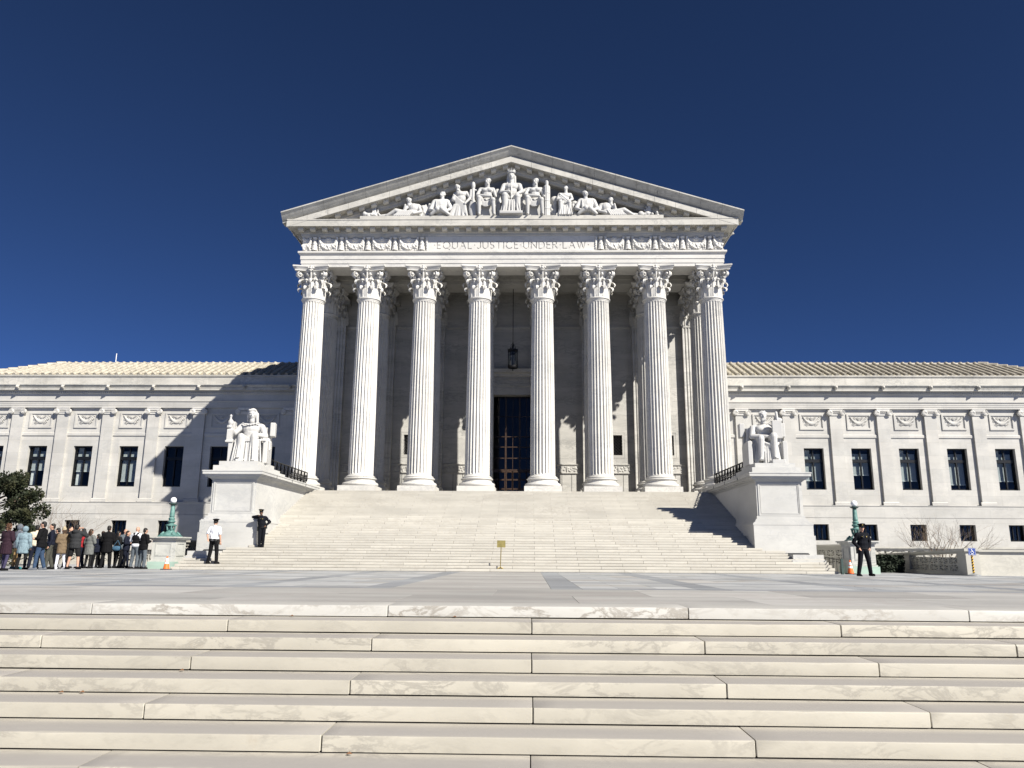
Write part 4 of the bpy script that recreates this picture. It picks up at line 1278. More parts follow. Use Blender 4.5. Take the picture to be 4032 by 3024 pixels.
def seated_statue(which):
    m = MB(); r = random.Random(4+which)
    throne(m)
    f = 1 if which == 0 else -1     # mirror the raised arm
    # pelvis, belly, chest, shoulders
    m.ell((0, .32, 1.02), (.42, .36, .26)); m.ell((0, .34, 1.30), (.34, .25, .32)); m.ell((0, .30, 1.56), (.40, .26, .28))
    m.capsule((-.40, .34, 1.68), (.40, .34, 1.68), .16, .16)
    m.capsule((0, .32, 1.72), (0, .26, 2.02), .12, .11)
    # head
    hd(m, (0, .20, 2.22), .205, .0, which == 1, which == 1)
    if which == 0:      # veil falling to the shoulders
        m.ell((0, .29, 2.27), (.215, .22, .25)); m.capsule((-.19, .30, 2.25), (-.20, .32, 1.95), .07, .05); m.capsule((.19, .30, 2.25), (.22, .34, 1.84), .08, .07)
        m.capsule((-.13, .12, 2.40), (.13, .12, 2.40), .05, .05)
        for k in range(6): m.capsule((-.38+.12*k, .10-.05*sin(k*.6), 1.80-.05*sin(k*.7)), (-.26+.12*k, .07-.05*sin(k*.6+.6), 1.77-.05*sin(k*.7+.7)), .035, .035, 6)
    else:
        m.capsule((-.17, .16, 2.33), (.17, .16, 2.33), .03, .03)
        m.ell((-.17, .10, 1.62), (.18, .10, .12)); m.ell((.17, .10, 1.62), (.18, .10, .12))
        for k in range(3): m.capsule((-.12, .14, 1.40-.12*k), (-.05, .12, 1.37-.12*k), .06, .06, 7); m.capsule((.12, .14, 1.40-.12*k), (.05, .12, 1.37-.12*k), .06, .06, 7)
        for k in range(4): m.capsule((.20+.07*k, .22, 1.82-.03*k), (.22+.07*k, .12, .98), .045, .05, 6)
    # thighs and shins with the robe over them
    for s, kx, kz, ft in ((-1, -.30, 1.12, .16), (1, .26, 1.14 if which == 0 else 1.22, .05 if which == 0 else .20)):
        m.capsule((s*.20, .35, .96), (kx, -.46, kz), .225, .165)
        m.capsule((kx, -.47, kz-.02), (kx+s*.02, -.40, ft+.14), .165, .115 if which else .16)
        m.capsule((kx+s*.02, -.36, ft+.06), (kx+s*.05, -.66, ft+.04), .085, .065)
        for t in range(4): m.capsule((kx+s*.05+(t-1.5)*.04, -.66, ft+.045), (kx+s*.055+(t-1.5)*.045, -.73, ft+.035), .025, .02, 6)
    if which == 1: m.box(.06, .62, -.86, -.2, 0, .17)
    for s in (-1, 1):
        for k in range(6): m.capsule((s*(.42+.05*k), .1*k-.2, .98), (s*(.52+.05*k), .1*k-.26, .18+.06*k), .055, .05, 6)
    if which == 0:        # robe falling in pleats from both knees to the floor
        for j in range(23):
            u = -1+2*j/22
            kn = min(abs(u*.58+.30), abs(u*.58-.27))          # distance from the nearer knee
            front = -.60+.55*min(kn, .22)+(.05 if j % 2 else 0)
            top = 1.20-1.0*min(kn, .20)
            m.capsule((u*.52, front+.03, top), (u*.62+r.uniform(-.02, .02), front-.02-(.05 if j % 3 else 0), .06), .030, .046+.012*(j % 2), 6)
        for j in range(7):
            u = -.42+.14*j
            m.capsule((u*.8, .12, 1.16+.03*(j % 2)), (u*1.02, -.52+.3*min(abs(u+.3), abs(u-.27)), 1.20-.8*min(abs(u+.3), abs(u-.27))), .04, .035, 6)
        for j in range(4): m.capsule((-.26+.02*j, -.50, 1.10-.06*j), (.24-.02*j, -.50, 1.10-.05*j), .03, .03, 6) if j else None
    else:                 # cloth slung over the lap, hanging between the bare shins
        for j in range(7):
            t = j/6
            pts = [(-.34+.06*t, -.46+.1*t, 1.16-.05*t), (-.10, -.46+.06*t, .92-.10*t), (.10, -.46+.06*t, .86-.10*t), (.30-.05*t, -.48+.1*t, 1.18-.06*t)]
            for p_, q_ in zip(pts, pts[1:]): m.capsule(p_, q_, .034, .034, 6)
        for j in range(8):
            u = -.16+.045*j
            m.capsule((u, -.36-.04*(j % 2), .95), (u*1.2, -.34-.05*(j % 2), .06), .035, .045, 6)
        for s in (-1, 1):
            for j in range(6): m.capsule((s*(.34+.03*j), -.30+.1*j, 1.10), (s*(.46+.03*j), -.36+.1*j, .10), .04, .055, 6)
            for j in range(4): m.capsule((s*.20, .20-.05*j, 1.16), (s*.31, -.42, 1.26-.05*j), .035, .03, 6)
            m.capsule((s*.31, -.545, .95), (s*.32, -.47, .30), .05, .03, 6)
        m.ell((0, .20, 1.62), (.42, .18, .20)); m.ell((0, .22, 1.36), (.32, .16, .22))
    for j in range(6):
        z_ = 1.16+.06*j
        if which == 0:
            for i in range(6):
                a0, a1 = radians(-60+20*i), radians(-40+20*i)
                m.capsule((.36*sin(a0), .34-.27*cos(a0), z_-.05*cos(a0*1.5)), (.36*sin(a1), .34-.27*cos(a1), z_-.05*cos(a1*1.5)), .022, .022, 5)
    # arms
    if which == 0:
        m.capsule((-.46, .32, 1.66), (-.70, .12, 1.34), .145, .12); m.capsule((-.70, .12, 1.34), (-.86, -.22, 1.52), .11, .08)
        m.ell((-.87, -.26, 1.58), (.10, .10, .07))
        for k in range(4): m.capsule((-.80-.0*k, -.34+.02*k, 1.54+.035*k), (-.97, -.32+.03*k, 1.54+.035*k), .026, .022, 6)
        m.ell((-.84, -.24, 1.76), (.13, .11, .15)); m.capsule((-.86, -.25, 1.90), (-.85, -.26, 2.02), .055, .045); m.ell((-.85, -.26, 2.05), (.06, .06, .07))
        m.box(-.96, -.72, -.34, -.05, .92, 1.46); m.box(-1.0, -.66, -.40, .0, .88, .96)
        for k in range(5): m.capsule((-.94+.05*k, -.36, .98), (-.94+.05*k, -.36, 1.42), .018, .018, 5)
        m.capsule((.46, .32, 1.66), (.66, .12, 1.24), .15, .13); m.capsule((.66, .12, 1.24), (.30, -.20, 1.26), .12, .085); m.ell((.24, -.26, 1.24), (.11, .07, .07))
        for k in range(4): m.capsule((.22, -.28, 1.28-.03*k), (.10, -.30, 1.25-.035*k), .026, .02, 6)
        for k in range(7): m.capsule((.58+.04*k, .05+.03*k, 1.22-.02*k), (.70+.03*k, .0+.03*k, .55+.02*k), .06, .045, 6)
        m.box(.30, .78, -.42, -.12, .96, 1.04)
    else:
        m.capsule((-.46, .32, 1.66), (-.56, .10, 1.28), .155, .13); m.capsule((-.56, .10, 1.28), (.02, -.24, 1.22), .13, .085); m.ell((.10, -.28, 1.22), (.10, .07, .06))
        for k in range(4): m.capsule((.10, -.30, 1.25-.025*k), (.25, -.33, 1.25-.04*k), .026, .02, 6)
        m.capsule((.46, .32, 1.66), (.64, .12, 1.30), .15, .12); m.capsule((.64, .12, 1.30), (.58, -.10, 1.62), .11, .08)
        m.box(.26, .68, -.34, -.18, 1.14, 1.92)
        m.capsule((.58, -.05, 1.7), (.54, -.02, 2.30), .06, .065, 8); m.ell((.66, -.03, 1.98), (.13, .06, .10))
        m.capsule((-.66, .50, .95), (-.62, .45, 1.6), .13, .12)
    # upper corners of the chair back
    for s in (-1, 1): m.box(s*.90-.11, s*.90+.11, .50, .98, 1.30, 1.92)
    return fuse(m, .016, 'seated_statue', M['statue'], 0)
for s, w in ((-1, 0), (1, 1)):
    o = inst(seated_statue(w), 'seated_statue', None, (s*12.16, 25.62, 4.68 if s > 0 else 4.68), (0, 0, radians(10 if s < 0 else -4)), scale=(1.04, 1.0, 1.075))
    tag(o, 'white seated statue of a %s on the %s pier' % (('veiled woman in a long robe', 'left') if s < 0 else ('bare-chested man with a draped lap', 'right')), 'statue')

def ped_seated(kind, face, h=2.7, seed=1):
    m = MB(); r = random.Random(seed); k = h/2.7
    P = lambda x, y, z: (x*k, y*k, z*k)
    m.box(-.45*k, .45*k, .0, .42*k, 0, .95*k)
    m.ell(P(0, .05, 1.12), P(.36, .26, .28)); m.ell(P(.04*face, .0, 1.50), P(.33, .24, .42)); m.ell(P(.05*face, -.02, 1.78), P(.38, .25, .24))
    m.capsule(P(-.36, .02, 1.92), P(.42, .02, 1.92), .13*k, .13*k); m.capsule(P(.05*face, 0, 1.95), P(.07*face, -.06, 2.22), .105*k, .095*k)
    hd(m, P(.09*face, -.10, 2.38), .225*k, face, kind == 'warrior')
    if kind == 'warrior':
        for s in (-1, 1): m.ell(P(.05*face+s*.16, -.22, 1.80), P(.16, .08, .12))
        m.capsule(P(-.2, -.05, 1.05), P(-.42, -.50, 1.12), .19*k, .17*k); m.capsule(P(-.42, -.50, 1.12), P(-.40, -.36, .10), .155*k, .10*k)
        m.capsule(P(.2, -.05, 1.05), P(.44, -.46, 1.0), .19*k, .17*k); m.capsule(P(.44, -.46, 1.0), P(.52, -.30, .10), .15*k, .10*k)
        for s in (-.40, .52): m.capsule(P(s, -.32, .06), P(s, -.56, .05), .07*k, .05*k)
        for q_ in range(9): m.capsule(P(-.34+.085*q_, -.36, 1.08-.16*sin(q_*.4)), P(-.34+.085*q_, -.34, .78-.16*sin(q_*.4)), .05*k, .045*k, 6)
        m.capsule(P(-.42*face+.04, .02, 1.90), P(-.54*face, -.22, 1.44), .125*k, .105*k); m.capsule(P(-.54*face, -.22, 1.44), P(.30*face, -.46, 1.22), .10*k, .075*k)
        m.capsule(P(.44*face, .02, 1.90), P(.58*face, -.05, 1.46), .12*k, .10*k); m.capsule(P(.58*face, -.05, 1.46), P(.62*face, -.36, 1.26), .095*k, .07*k)
        m.ell(P(.32*face, -.48, 1.22), P(.1, .07, .07))
        m.capsule(P(.0, .14, 2.4), P(-.05*face, .18, 2.1), .12*k, .08*k)
    else:
        m.capsule(P(-.2, -.05, 1.05), P(-.34, -.46, 1.10), .21*k, .18*k); m.capsule(P(-.34, -.46, 1.10), P(-.32, -.36, .12), .17*k, .15*k)
        m.capsule(P(.2, -.05, 1.05), P(.34, -.44, 1.02), .21*k, .18*k); m.capsule(P(.34, -.44, 1.02), P(.36, -.32, .12), .17*k, .15*k)
        for q_ in range(14):
            u = -1+2*q_/13
            m.capsule(P(u*.36, -.44-.04*(q_ % 2), 1.02-.2*(1-u*u)), P(u*.54+r.uniform(-.04, .04), -.42-.10*(q_ % 2), .05), .04*k, .06*k, 6)
        for q_ in range(7): m.capsule(P(-.38*face, -.18-.03*(q_ % 2), 1.95-.08*q_), P(.34*face, -.30-.03*(q_ % 2), 1.30-.10*q_), .04*k, .04*k, 6)
        m.capsule(P(-.40, .02, 1.90), P(-.54, -.18, 1.42), .14*k, .12*k); m.capsule(P(-.54, -.18, 1.42), P(-.10, -.42, 1.34), .11*k, .08*k)
        m.capsule(P(.44, .02, 1.90), P(.56, -.18, 1.44), .14*k, .12*k); m.capsule(P(.56, -.18, 1.44), P(.30, -.40, 1.20), .11*k, .08*k)
        if kind == 'crown':
            for q_ in range(9):
                a = pi*q_/8
                m.capsule(P(.2*cos(a), -.12-.14*sin(a), 2.58), P(.25*cos(a), -.13-.18*sin(a), 2.82), .035*k, .012*k, 6)
            m.capsule(P(-.18, -.02, 2.4), P(-.22, -.05, 1.9), .08*k, .05*k); m.capsule(P(.18, -.02, 2.4), P(.22, -.05, 1.9), .08*k, .05*k)
            m.box(-.62*k, .62*k, -.62*k, .3*k, 0, .16*k)
    return m
def ped_lean(face, h=2.3, seed=1):
    """half-draped man bending over with his robe trailing"""
    m = MB(); r = random.Random(seed); k = h/2.3
    P = lambda x, y, z: (x*face*k, y*k, z*k)
    m.ell((0, .0, .85*k), (.36*k, .26*k, .34*k)); m.ell(P(.0, -.04, 1.30), (.33*k, .24*k, .36*k)); m.ell(P(-.03, -.08, 1.58), (.36*k, .24*k, .22*k))
    m.capsule(P(-.34, .0, 1.66), P(.34, .0, 1.72), .13*k, .13*k); m.capsule(P(-.08, -.08, 1.72), P(-.16, -.20, 1.90), .10*k, .09*k); hd(m, P(-.20, -.24, 1.98), .205*k, -face, True)
    m.capsule(P(.36, 0, 1.70), P(.60, -.12, 1.30), .12*k, .10*k); m.capsule(P(.60, -.12, 1.30), P(.34, -.30, .92), .10*k, .07*k); m.ell(P(.30, -.32, .86), (.09*k, .06*k, .09*k))
    m.capsule(P(-.36, 0, 1.64), P(-.46, -.16, 1.20), .15*k, .14*k)
    for q_ in range(9): m.capsule(P(-.46+.02*q_, -.18, 1.52-.08*q_), P(.30, -.28, .78-.07*q_), .045*k, .05*k, 6)
    for q_ in range(13):
        u = -1+2*q_/12
        m.capsule(P(u*.34-.05, -.20, .80), P(u*.52-.12+r.uniform(-.03, .03), -.24+r.uniform(-.05, .05), .04), .075*k, .08*k, 6)
    m.capsule(P(.2, -.1, .8), P(.36, -.2, .06), .14*k, .1*k)
    return m
def ped_bust(face, h=1.75, seed=2):
    """seated man in a tunic, knees drawn up, head turned"""
    m = MB(); r = random.Random(seed); k = h/1.75
    P = lambda x, y, z: (x*face*k, y*k, z*k)
    m.ell(P(0, .0, .40), (.46*k, .30*k, .40*k)); m.ell(P(0, -.02, .80), (.42*k, .26*k, .40*k)); m.capsule(P(-.34, 0, 1.06), P(.34, 0, 1.06), .15*k, .15*k)
    m.capsule(P(-.02, 0, 1.1), P(-.06, -.06, 1.30), .10*k, .09*k); hd(m, P(-.08, -.10, 1.44), .205*k, -face)
    m.capsule(P(-.40, 0, 1.02), P(-.62, -.14, .52), .15*k, .13*k); m.capsule(P(-.62, -.14, .52), P(-.30, -.40, .26), .11*k, .08*k)
    m.capsule(P(.40, 0, 1.02), P(.60, -.10, .50), .15*k, .13*k); m.capsule(P(.60, -.10, .50), P(.30, -.40, .30), .11*k, .08*k)
    m.capsule(P(-.25, -.1, .3), P(-.1, -.46, .40), .18*k, .16*k); m.capsule(P(.25, -.1, .3), P(.15, -.46, .36), .18*k, .16*k); m.capsule(P(-.1, -.46, .38), P(-.5, -.36, .10), .13*k, .1*k); m.capsule(P(.15, -.46, .36), P(.5, -.36, .10), .13*k, .1*k)
    for q_ in range(8): m.capsule(P(-.30+.08*q_, -.20, 1.02), P(-.26+.07*q_+r.uniform(-.03, .03), -.26, .42), .035*k, .04*k, 6)
    m.box(-.34*k, .34*k, -.46*k, -.2*k, .22*k, .30*k)
    return m
def ped_recline(face, h=1.25):
    """reclining man, legs stretched away from the middle"""
    m = MB(); k = h/1.25
    P = lambda x, y, z: (x*face*k, y*k, z*k)
    m.ell(P(0, 0, .30), (.34*k, .24*k, .28*k)); m.ell(P(-.05, -.02, .60), (.30*k, .22*k, .30*k)); m.capsule(P(-.32, 0, .74), P(.22, 0, .80), .13*k, .13*k)
    m.capsule(P(.10, -.02, .80), P(.18, -.06, .94), .09*k, .085*k); hd(m, P(.22, -.10, 1.04), .185*k, face)
    m.capsule(P(-.34, 0, .72), P(-.48, -.12, .34), .12*k, .10*k); m.capsule(P(-.48, -.12, .34), P(-.10, -.34, .16), .095*k, .07*k)
    m.capsule(P(.24, 0, .76), P(.46, -.16, .44), .11*k, .09*k); m.capsule(P(.46, -.16, .44), P(.40, -.24, .70), .085*k, .065*k)
    m.capsule(P(.1, -.04, .22), P(.95, -.14, .40), .17*k, .14*k); m.capsule(P(.95, -.14, .40), P(1.45, -.1, .12), .13*k, .09*k)
    m.capsule(P(.1, -.02, .16), P(1.05, -.02, .20), .17*k, .14*k); m.capsule(P(1.05, -.02, .20), P(1.85, -.04, .12), .12*k, .085*k)
    m.capsule(P(1.85, -.04, .12), P(1.95, -.06, .28), .075*k, .055*k)
    for q_ in range(8): m.capsule(P(.0+.1*q_, -.22, .36), P(.18+.12*q_, -.26, .05), .05*k, .05*k, 6)
    return m
LZ, LYp = 20.28, YE-.30
def put(mb, label, x, cat='statue', vox=.030, name='pediment_figure', z=LZ, y=LYp):
    o = inst(fuse(mb, vox*.8, name, M['statue'], 0), name, None, (x, y, z))
    tag(o, label, cat, 'carved figures in the pediment'); return o
def zx(px): return (px-2011)/3028*42.5*1.003      # photo column to building x on the ledge
def slabs():
    m = MB(); r = random.Random(77)
    for x, h, w in ((-5.35, .95, .45), (-4.85, 1.05, .5), (-3.65, 1.35, .5), (-2.62, 1.55, .45), (-2.0, 1.75, .5), (-.85, 2.0, .42), (.78, 2.0, .42), (2.0, 1.7, .45), (2.62, 1.5, .5), (3.85, 1.2, .5), (4.9, .95, .45), (5.25, .75, .5), (-6.9, .42, .8), (6.7, .42, .8)):
        m.box(x-w/2, x+w/2, .34, .62, 0, h*.8)
        for k in range(9): m.capsule((x+r.uniform(-w*.6, w*.6), .26+r.uniform(-.08, .06), h*r.uniform(.55, 1.0)), (x+r.uniform(-w*.7, w*.7), .22+r.uniform(-.1, .06), r.uniform(0, .3)*h), r.uniform(.06, .10), r.uniform(.07, .11), 6)
        m.ell((x, .3, h*.86), (w*.5, .18, h*.16))
    return m
put(slabs(), 'carved folds of cloth running behind all the figures of the pediment', 0, 'carving', .030, 'stone_drapery')
put(ped_seated('crown', 0, 3.0, 1), 'crowned robed woman seated under the pediment apex', .0, z=LZ+.0)
put(ped_seated('warrior', 1, 2.62, 2), 'carved seated warrior left of the crowned woman in the pediment', -1.52)
put(ped_seated('warrior', 1, 2.62, 3), 'carved bare-chested warrior right of the crowned woman beside the fluted bundle', 1.38)
put(ped_lean(1, 2.18, 4), 'carved standing man with trailing robe in the left half of the pediment', -3.05)
put(ped_seated('robe', 1, 2.12, 5), 'carved hunched robed figure in the right half of the pediment', 3.22)
put(ped_bust(-1, 1.78, 6), 'carved seated man with bare shoulders in the left half of the pediment', -4.25)
put(ped_bust(1, 1.80, 7), 'carved seated man in a short tunic in the right half of the pediment', 4.55)
put(ped_recline(-1, 1.32), 'carved reclining man with legs stretched toward the left pediment corner', -5.95)
put(ped_recline(1, 1.32), 'carved reclining man with legs stretched toward the right pediment corner', 5.75)
fa = MB()
for k in range(12):
    a = 2*pi*k/12; fa.capsule((.16*cos(a), .16*sin(a), .05), (.16*cos(a), .16*sin(a), 1.95), .05, .05, 7)
fa.lathe([(.17, 0), (.17, 2.0), (.10, 2.02), (.12, 2.3), (.05, 2.42)], 14)
for z in (.5, 1.0, 1.5): fa.lathe([(.2, z-.03), (.225, z), (.2, z+.03)], 16)
put(fa, 'tall fluted stone bundle standing right of the middle warrior', 2.14, 'carving', .022, 'stone_bundle', y=LYp-.1)
ax = MB(); ax.ell((0, 0, .55), (.26, .10, .62)); ax.capsule((0, 0, 1.0), (0, 0, 1.9), .10, .09); ax.ell((0, 0, 2.05), (.13, .12, .26)); ax.capsule((-.14, 0, 1.75), (.14, 0, 1.75), .07, .07); ax.capsule((-.17, 0, 1.3), (-.15, 0, 1.7), .08, .08)
put(ax, 'carved shield and staff beside the left warrior of the pediment', -2.30, 'carving', .028, 'stone_shield', y=LYp-.12)
for s, sd_ in ((-1, 11), (1, 12)):
    hb = MB(); r = random.Random(sd_)
    for k in range(20): hb.ell((r.uniform(-.55, .5), r.uniform(-.12, .1), r.uniform(.05, .28)), (r.uniform(.08, .18), .12, r.uniform(.07, .16)))
    for k in range(6): hb.capsule((-.05*s+r.uniform(-.15, .15), 0, .1), (-.1*s+r.uniform(-.25, .2), 0, r.uniform(.4, .72)), .09, .03, 6)
    if s > 0: hb.box(-.12, .06, -.1, .1, .2, .78)
    put(hb, 'heap of carved leaves and scrolls at the %s end of the ledge' % ('left' if s < 0 else 'right'), s*8.3, 'carving', .03, 'stone_heap')

# ================================================================== LAMPS, LOW WALLS, SIGNS
def lamp(s):
    side = 'left' if s < 0 else 'right'
    X, Y = (15.0 if s > 0 else -14.4), 23.2
    zg = PZ(Y)
    pd = thing('lamp_pedestal', 'stained square marble pedestal under the green lamp on the %s' % side, 'pedestal', (X, Y, zg), 0, 'marble lamp pedestals')
    MB().box(X-.60, X+.60, Y-.60, Y+.60, zg-.05, zg+.30).build('plinth', M['greenm'], pd)
    MB().box(X-.54, X+.54, Y-.54, Y+.54, zg+.30, zg+.36).box(X-.50, X+.50, Y-.50, Y+.50, zg+.36, 1.08).build('shaft', M['stainped'], pd)
    fr = MB()
    for a in ((-.36, -.30, .42, .98), (.30, .36, .42, .98), (-.30, .30, .92, .98), (-.30, .30, .42, .48)):
        fr.box(X+a[0], X+a[1], Y-.515, Y-.499, a[2], a[3])
        fr.box(X-s*.515-.008, X-s*.515+.008, Y+a[0], Y+a[1], a[2], a[3])
    fr.build('panel_moulding', M['stainped'], pd)
    MB().box(X-.54, X+.54, Y-.54, Y+.54, 1.08, 1.12).box(X-.62, X+.62, Y-.62, Y+.62, 1.12, 1.17).box(X-.66, X+.66, Y-.66, Y+.66, 1.17, 1.225).build('cap', M['stainped'], pd)
    lp = thing('lamp_post', 'green bronze lamp post with white globe on the %s pedestal' % side, 'lamp', (X, Y, 1.225), 0, 'green lamps beside the stair')
    b = MB()
    for z0, z1, a, c in ((1.227, 1.27, .38, .38), (1.27, 1.30, .34, .34)): b.box(X-a, X+a, Y-c, Y+c, z0, z1)
    b.lathe([(.34, 1.30), (.30, 1.34), (.20, 1.44), (.15, 1.50), (.17, 1.53)], 8, (X, Y, 0))
    for k in range(4):
        a = pi/4+k*pi/2
        b.capsule((X+.38*cos(a), Y+.38*sin(a), 1.31), (X+.30*cos(a), Y+.30*sin(a), 1.40), .07, .05, 7)
    b.build('foot', M['verd'], lp, 40)
    st = MB()
    for k in range(6):
        a = k*pi/3; st.capsule((X+.16*cos(a), Y+.16*sin(a), 1.52), (X+.20*cos(a), Y+.20*sin(a), 1.70), .035, .03, 6)
    st.lathe([(.10, 1.50), (.10, 1.66), (.23, 1.70), (.23, 1.74), (.12, 1.77), (.10, 1.80), (.16, 1.86), (.16, 1.90), (.11, 1.93), (.13, 1.98), (.13, 2.02), (.09, 2.06), (.115, 2.12), (.10, 2.16), (.085, 2.5), (.075, 2.52), (.09, 2.545), (.07, 2.57)], 16, (X, Y, 0))
    st.build('shaft', M['verd'], lp, 40)
    MB().lathe([(.06, 2.568), (.10, 2.585), (.17, 2.62), (.175, 2.65), (.11, 2.655), (.08, 2.68)], 16, (X, Y, 0)).build('cup', M['verdd'], lp, 40)
    MB().ell((X, Y, 2.79), (.13, .13, .135), None, 20, 14).build('globe', M['globe'], lp, 80)
lamp(-1); lamp(1)
def pierced(mb_parent, p0, p1, z0, z1, ncol, nrow, zslope=0, name='pierced_panel', th=.25):
    """stone panel with starburst slots: real holes between wedge-shaped bars, backed by darkness beyond"""
    p0, p1 = Vector(p0), Vector(p1)
    d = (p1-p0); L = d.length; d.normalize(); n = Vector((d.y, -d.x, 0))
    cw, ch = L/ncol, (z1-z0)/nrow
    for i in range(ncol):
        for j in range(nrow):
            m = MB()
            def prism(poly):
                k = len(poly)
                vs = []
                for o in (0, -th):
                    for u, w in poly:
                        P = p0+d*((i+.5)*cw+u*cw/2)+n*o
                        vs.append((P.x, P.y, z0+(j+.5)*ch+w*ch/2))
                m.add(vs, [tuple(range(k)), tuple(range(k, 2*k))[::-1]]+[(a, a+k, (a+1) % k+k, (a+1) % k) for a in range(k)])
            e, q_ = 1.0, .80
            prism([(-e, -e), (e, -e), (e, -q_), (-e, -q_)]); prism([(-e, q_), (e, q_), (e, e), (-e, e)])
            prism([(-e, -q_), (-q_, -q_), (-q_, q_), (-e, q_)]); prism([(q_, -q_), (e, -q_), (e, q_), (q_, q_)])
            hub = [(.24*cos(a), .24*sin(a)) for a in np.linspace(0, 2*pi, 9)[:-1]]
            prism(hub)
            for k in range(8):
                a = k*pi/4; b0, b1 = .085, .15
                R_ = q_/max(abs(cos(a)), abs(sin(a)))
                ux, uz = cos(a), sin(a)
                prism([(ux*.2-uz*b0, uz*.2+ux*b0), (ux*R_-uz*b1, uz*R_+ux*b1), (ux*R_+uz*b1, uz*R_-ux*b1), (ux*.2+uz*b0, uz*.2-ux*b0)])
            m.build(name, M['balus'], mb_parent)
def lowwall(label, pts, zt, holes, group='low marble walls beside the building', z0=-.3, th=.32, copew=.10, zt2=None):
    """wall from pts[0] to pts[1]; holes = (start, end, z0, z1, ncol, nrow) along its length"""
    a, b = Vector((*pts[0], 0)), Vector((*pts[1], 0))
    W_ = thing('low_wall', label, 'wall', ((a.x+b.x)/2, (a.y+b.y)/2, z0), 0, group)
    d = (b-a); L = d.length; d.normalize(); n = Vector((d.y, -d.x, 0))
    def seg(m, s0, s1, za, zb, o0, o1):
        P = [a+d*s0+n*o0, a+d*s1+n*o0, a+d*s1-n*o1, a+d*s0-n*o1]
        T_ = lambda p, z: z+((zt2-zt)*((p-a).dot(d)/L) if zt2 is not None and z > zt-.08 else 0)
        m.add([(p.x, p.y, T_(p, za)) for p in P]+[(p.x, p.y, T_(p, zb)) for p in P], [(0, 3, 2, 1), (4, 5, 6, 7), (0, 1, 5, 4), (1, 2, 6, 5), (2, 3, 7, 6), (3, 0, 4, 7)])
    m = MB(); cur = 0
    for h in holes:
        seg(m, cur, h[0], z0, zt, 0, th)
        seg(m, h[0], h[1], z0, h[2], 0, th); seg(m, h[0], h[1], h[3], zt, 0, th)
        cur = h[1]
    seg(m, cur, L, z0, zt, 0, th)
    m.build('wall_body', M['balus'], W_)
    c = MB(); seg(c, -.05, L+.05, zt-.05, zt, .05, th+.05); seg(c, -.08, L+.08, zt+.002, zt+.09, copew, th+copew)
    c.build('coping', M['balus'], W_)
    for h in holes:
        P0 = a+d*h[0]-n*.06; P1 = a+d*h[1]-n*.06
        pierced(W_, P0, P1, h[2], h[3], h[4], h[5])
    return W_
# right side
lowwall('pierced stone wall running back from the right lamp pedestal', ((15.1, 30.0), (15.15, 23.85)), 1.02, [(1.6, 4.9, .24, .88, 3, 2)])
lowwall('long shaded wall pierced by ten starbursts right of the policeman', ((18.75, 29.6), (18.2, 21.0)), .62, [(3.4, 8.0, .02, .58, 5, 2)], zt2=.80)
lowwall('sunlit starburst balustrade below the right wing', ((15.2, 33.4), (38, 33.4)), 1.0, [(2.0+3*k, 4.6+3*k, .28, .92, 2, 1) for k in range(6)])
lowwall('plain panelled wall at the right edge of the plaza', ((18.6, 20.95), (21.2, 20.95)), .80, [])
lowwall('plain marble wall running off the right of the photo', ((22.3, 21.3), (32, 21.3)), .52, [])
cpier = thing('wall_pier', 'square corner pier ending the shaded starburst wall', 'wall pier', (18.35, 20.95, -.2))
MB().box(18.1, 18.62, 20.7, 21.2, -.3, .82).build('pier_body', M['balus'], cpier); MB().box(18.02, 18.70, 20.62, 21.28, .82, .92).build('cap', M['balus'], cpier)
# left side
lowwall('pierced stone wall running back from the left lamp pedestal', ((-14.62, 23.9), (-14.55, 30.0)), 1.02, [(1.2, 4.5, .24, .88, 3, 2)])
lowwall('sunlit starburst balustrade below the left wing', ((-38, 35.0), (-15.2, 35.0)), .62, [(3.0+3*k, 5.6+3*k, .0, .5, 2, 1) for k in range(6)])
# hedge
rh = random.Random(8)
hg = MB()
for k in range(900):
    x, y, z = rh.uniform(16.0, 18.0), rh.uniform(25.6, 27.4), rh.uniform(-.12, .62)
    f = rh.randrange(3)
    if f == 0: x = rh.choice((16.0, 18.0))
    elif f == 1: y = 25.6
    else: z = .62
    a, b = rh.uniform(0, 6), rh.uniform(-1, 1); s_ = rh.uniform(.05, .09)
    v1 = Vector((cos(a)*s_, sin(a)*s_, b*s_)); v2 = Vector((-sin(a)*s_, cos(a)*s_, s_*.6))
    c_ = Vector((x, y, z))
    hg.add([c_-v1, c_+v2, c_+v1, c_-v2], [(0, 1, 2, 3)])
hg.box(16.04, 17.96, 25.64, 27.36, -.2, .58)
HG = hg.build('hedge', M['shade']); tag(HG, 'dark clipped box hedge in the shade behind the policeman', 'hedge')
# ADA sign
SX, SY = 18.0, 20.1
sg = thing('access_sign', 'blue wheelchair access sign on a yellow and black striped pole', 'sign', (SX, SY, PZ(SY)))
MB().lathe([(.24, PZ(SY)), (.24, PZ(SY)+.03), (.10, PZ(SY)+.08), (.04, PZ(SY)+.10)], 20, (SX, SY, 0)).build('foot', M['grey'], sg, 40)
zb_, zt_ = PZ(SY)+.09, .69
for k in range(14):
    # slanted stripes: alternate sheared rings
    za = zb_+(zt_-zb_)*k/14; zc_ = zb_+(zt_-zb_)*(k+1)/14
    m = MB(); n = 12
    vs = [(SX+.036*cos(2*pi*i/n), SY+.036*sin(2*pi*i/n), za+.03*cos(2*pi*i/n)) for i in range(n)]+[(SX+.036*cos(2*pi*i/n), SY+.036*sin(2*pi*i/n), zc_+.03*cos(2*pi*i/n)) for i in range(n)]
    m.add(vs, [(i, (i+1) % n, n+(i+1) % n, n+i) for i in range(n)])
    m.build('pole_stripe', M['yellow' if k % 2 else 'black'], sg)
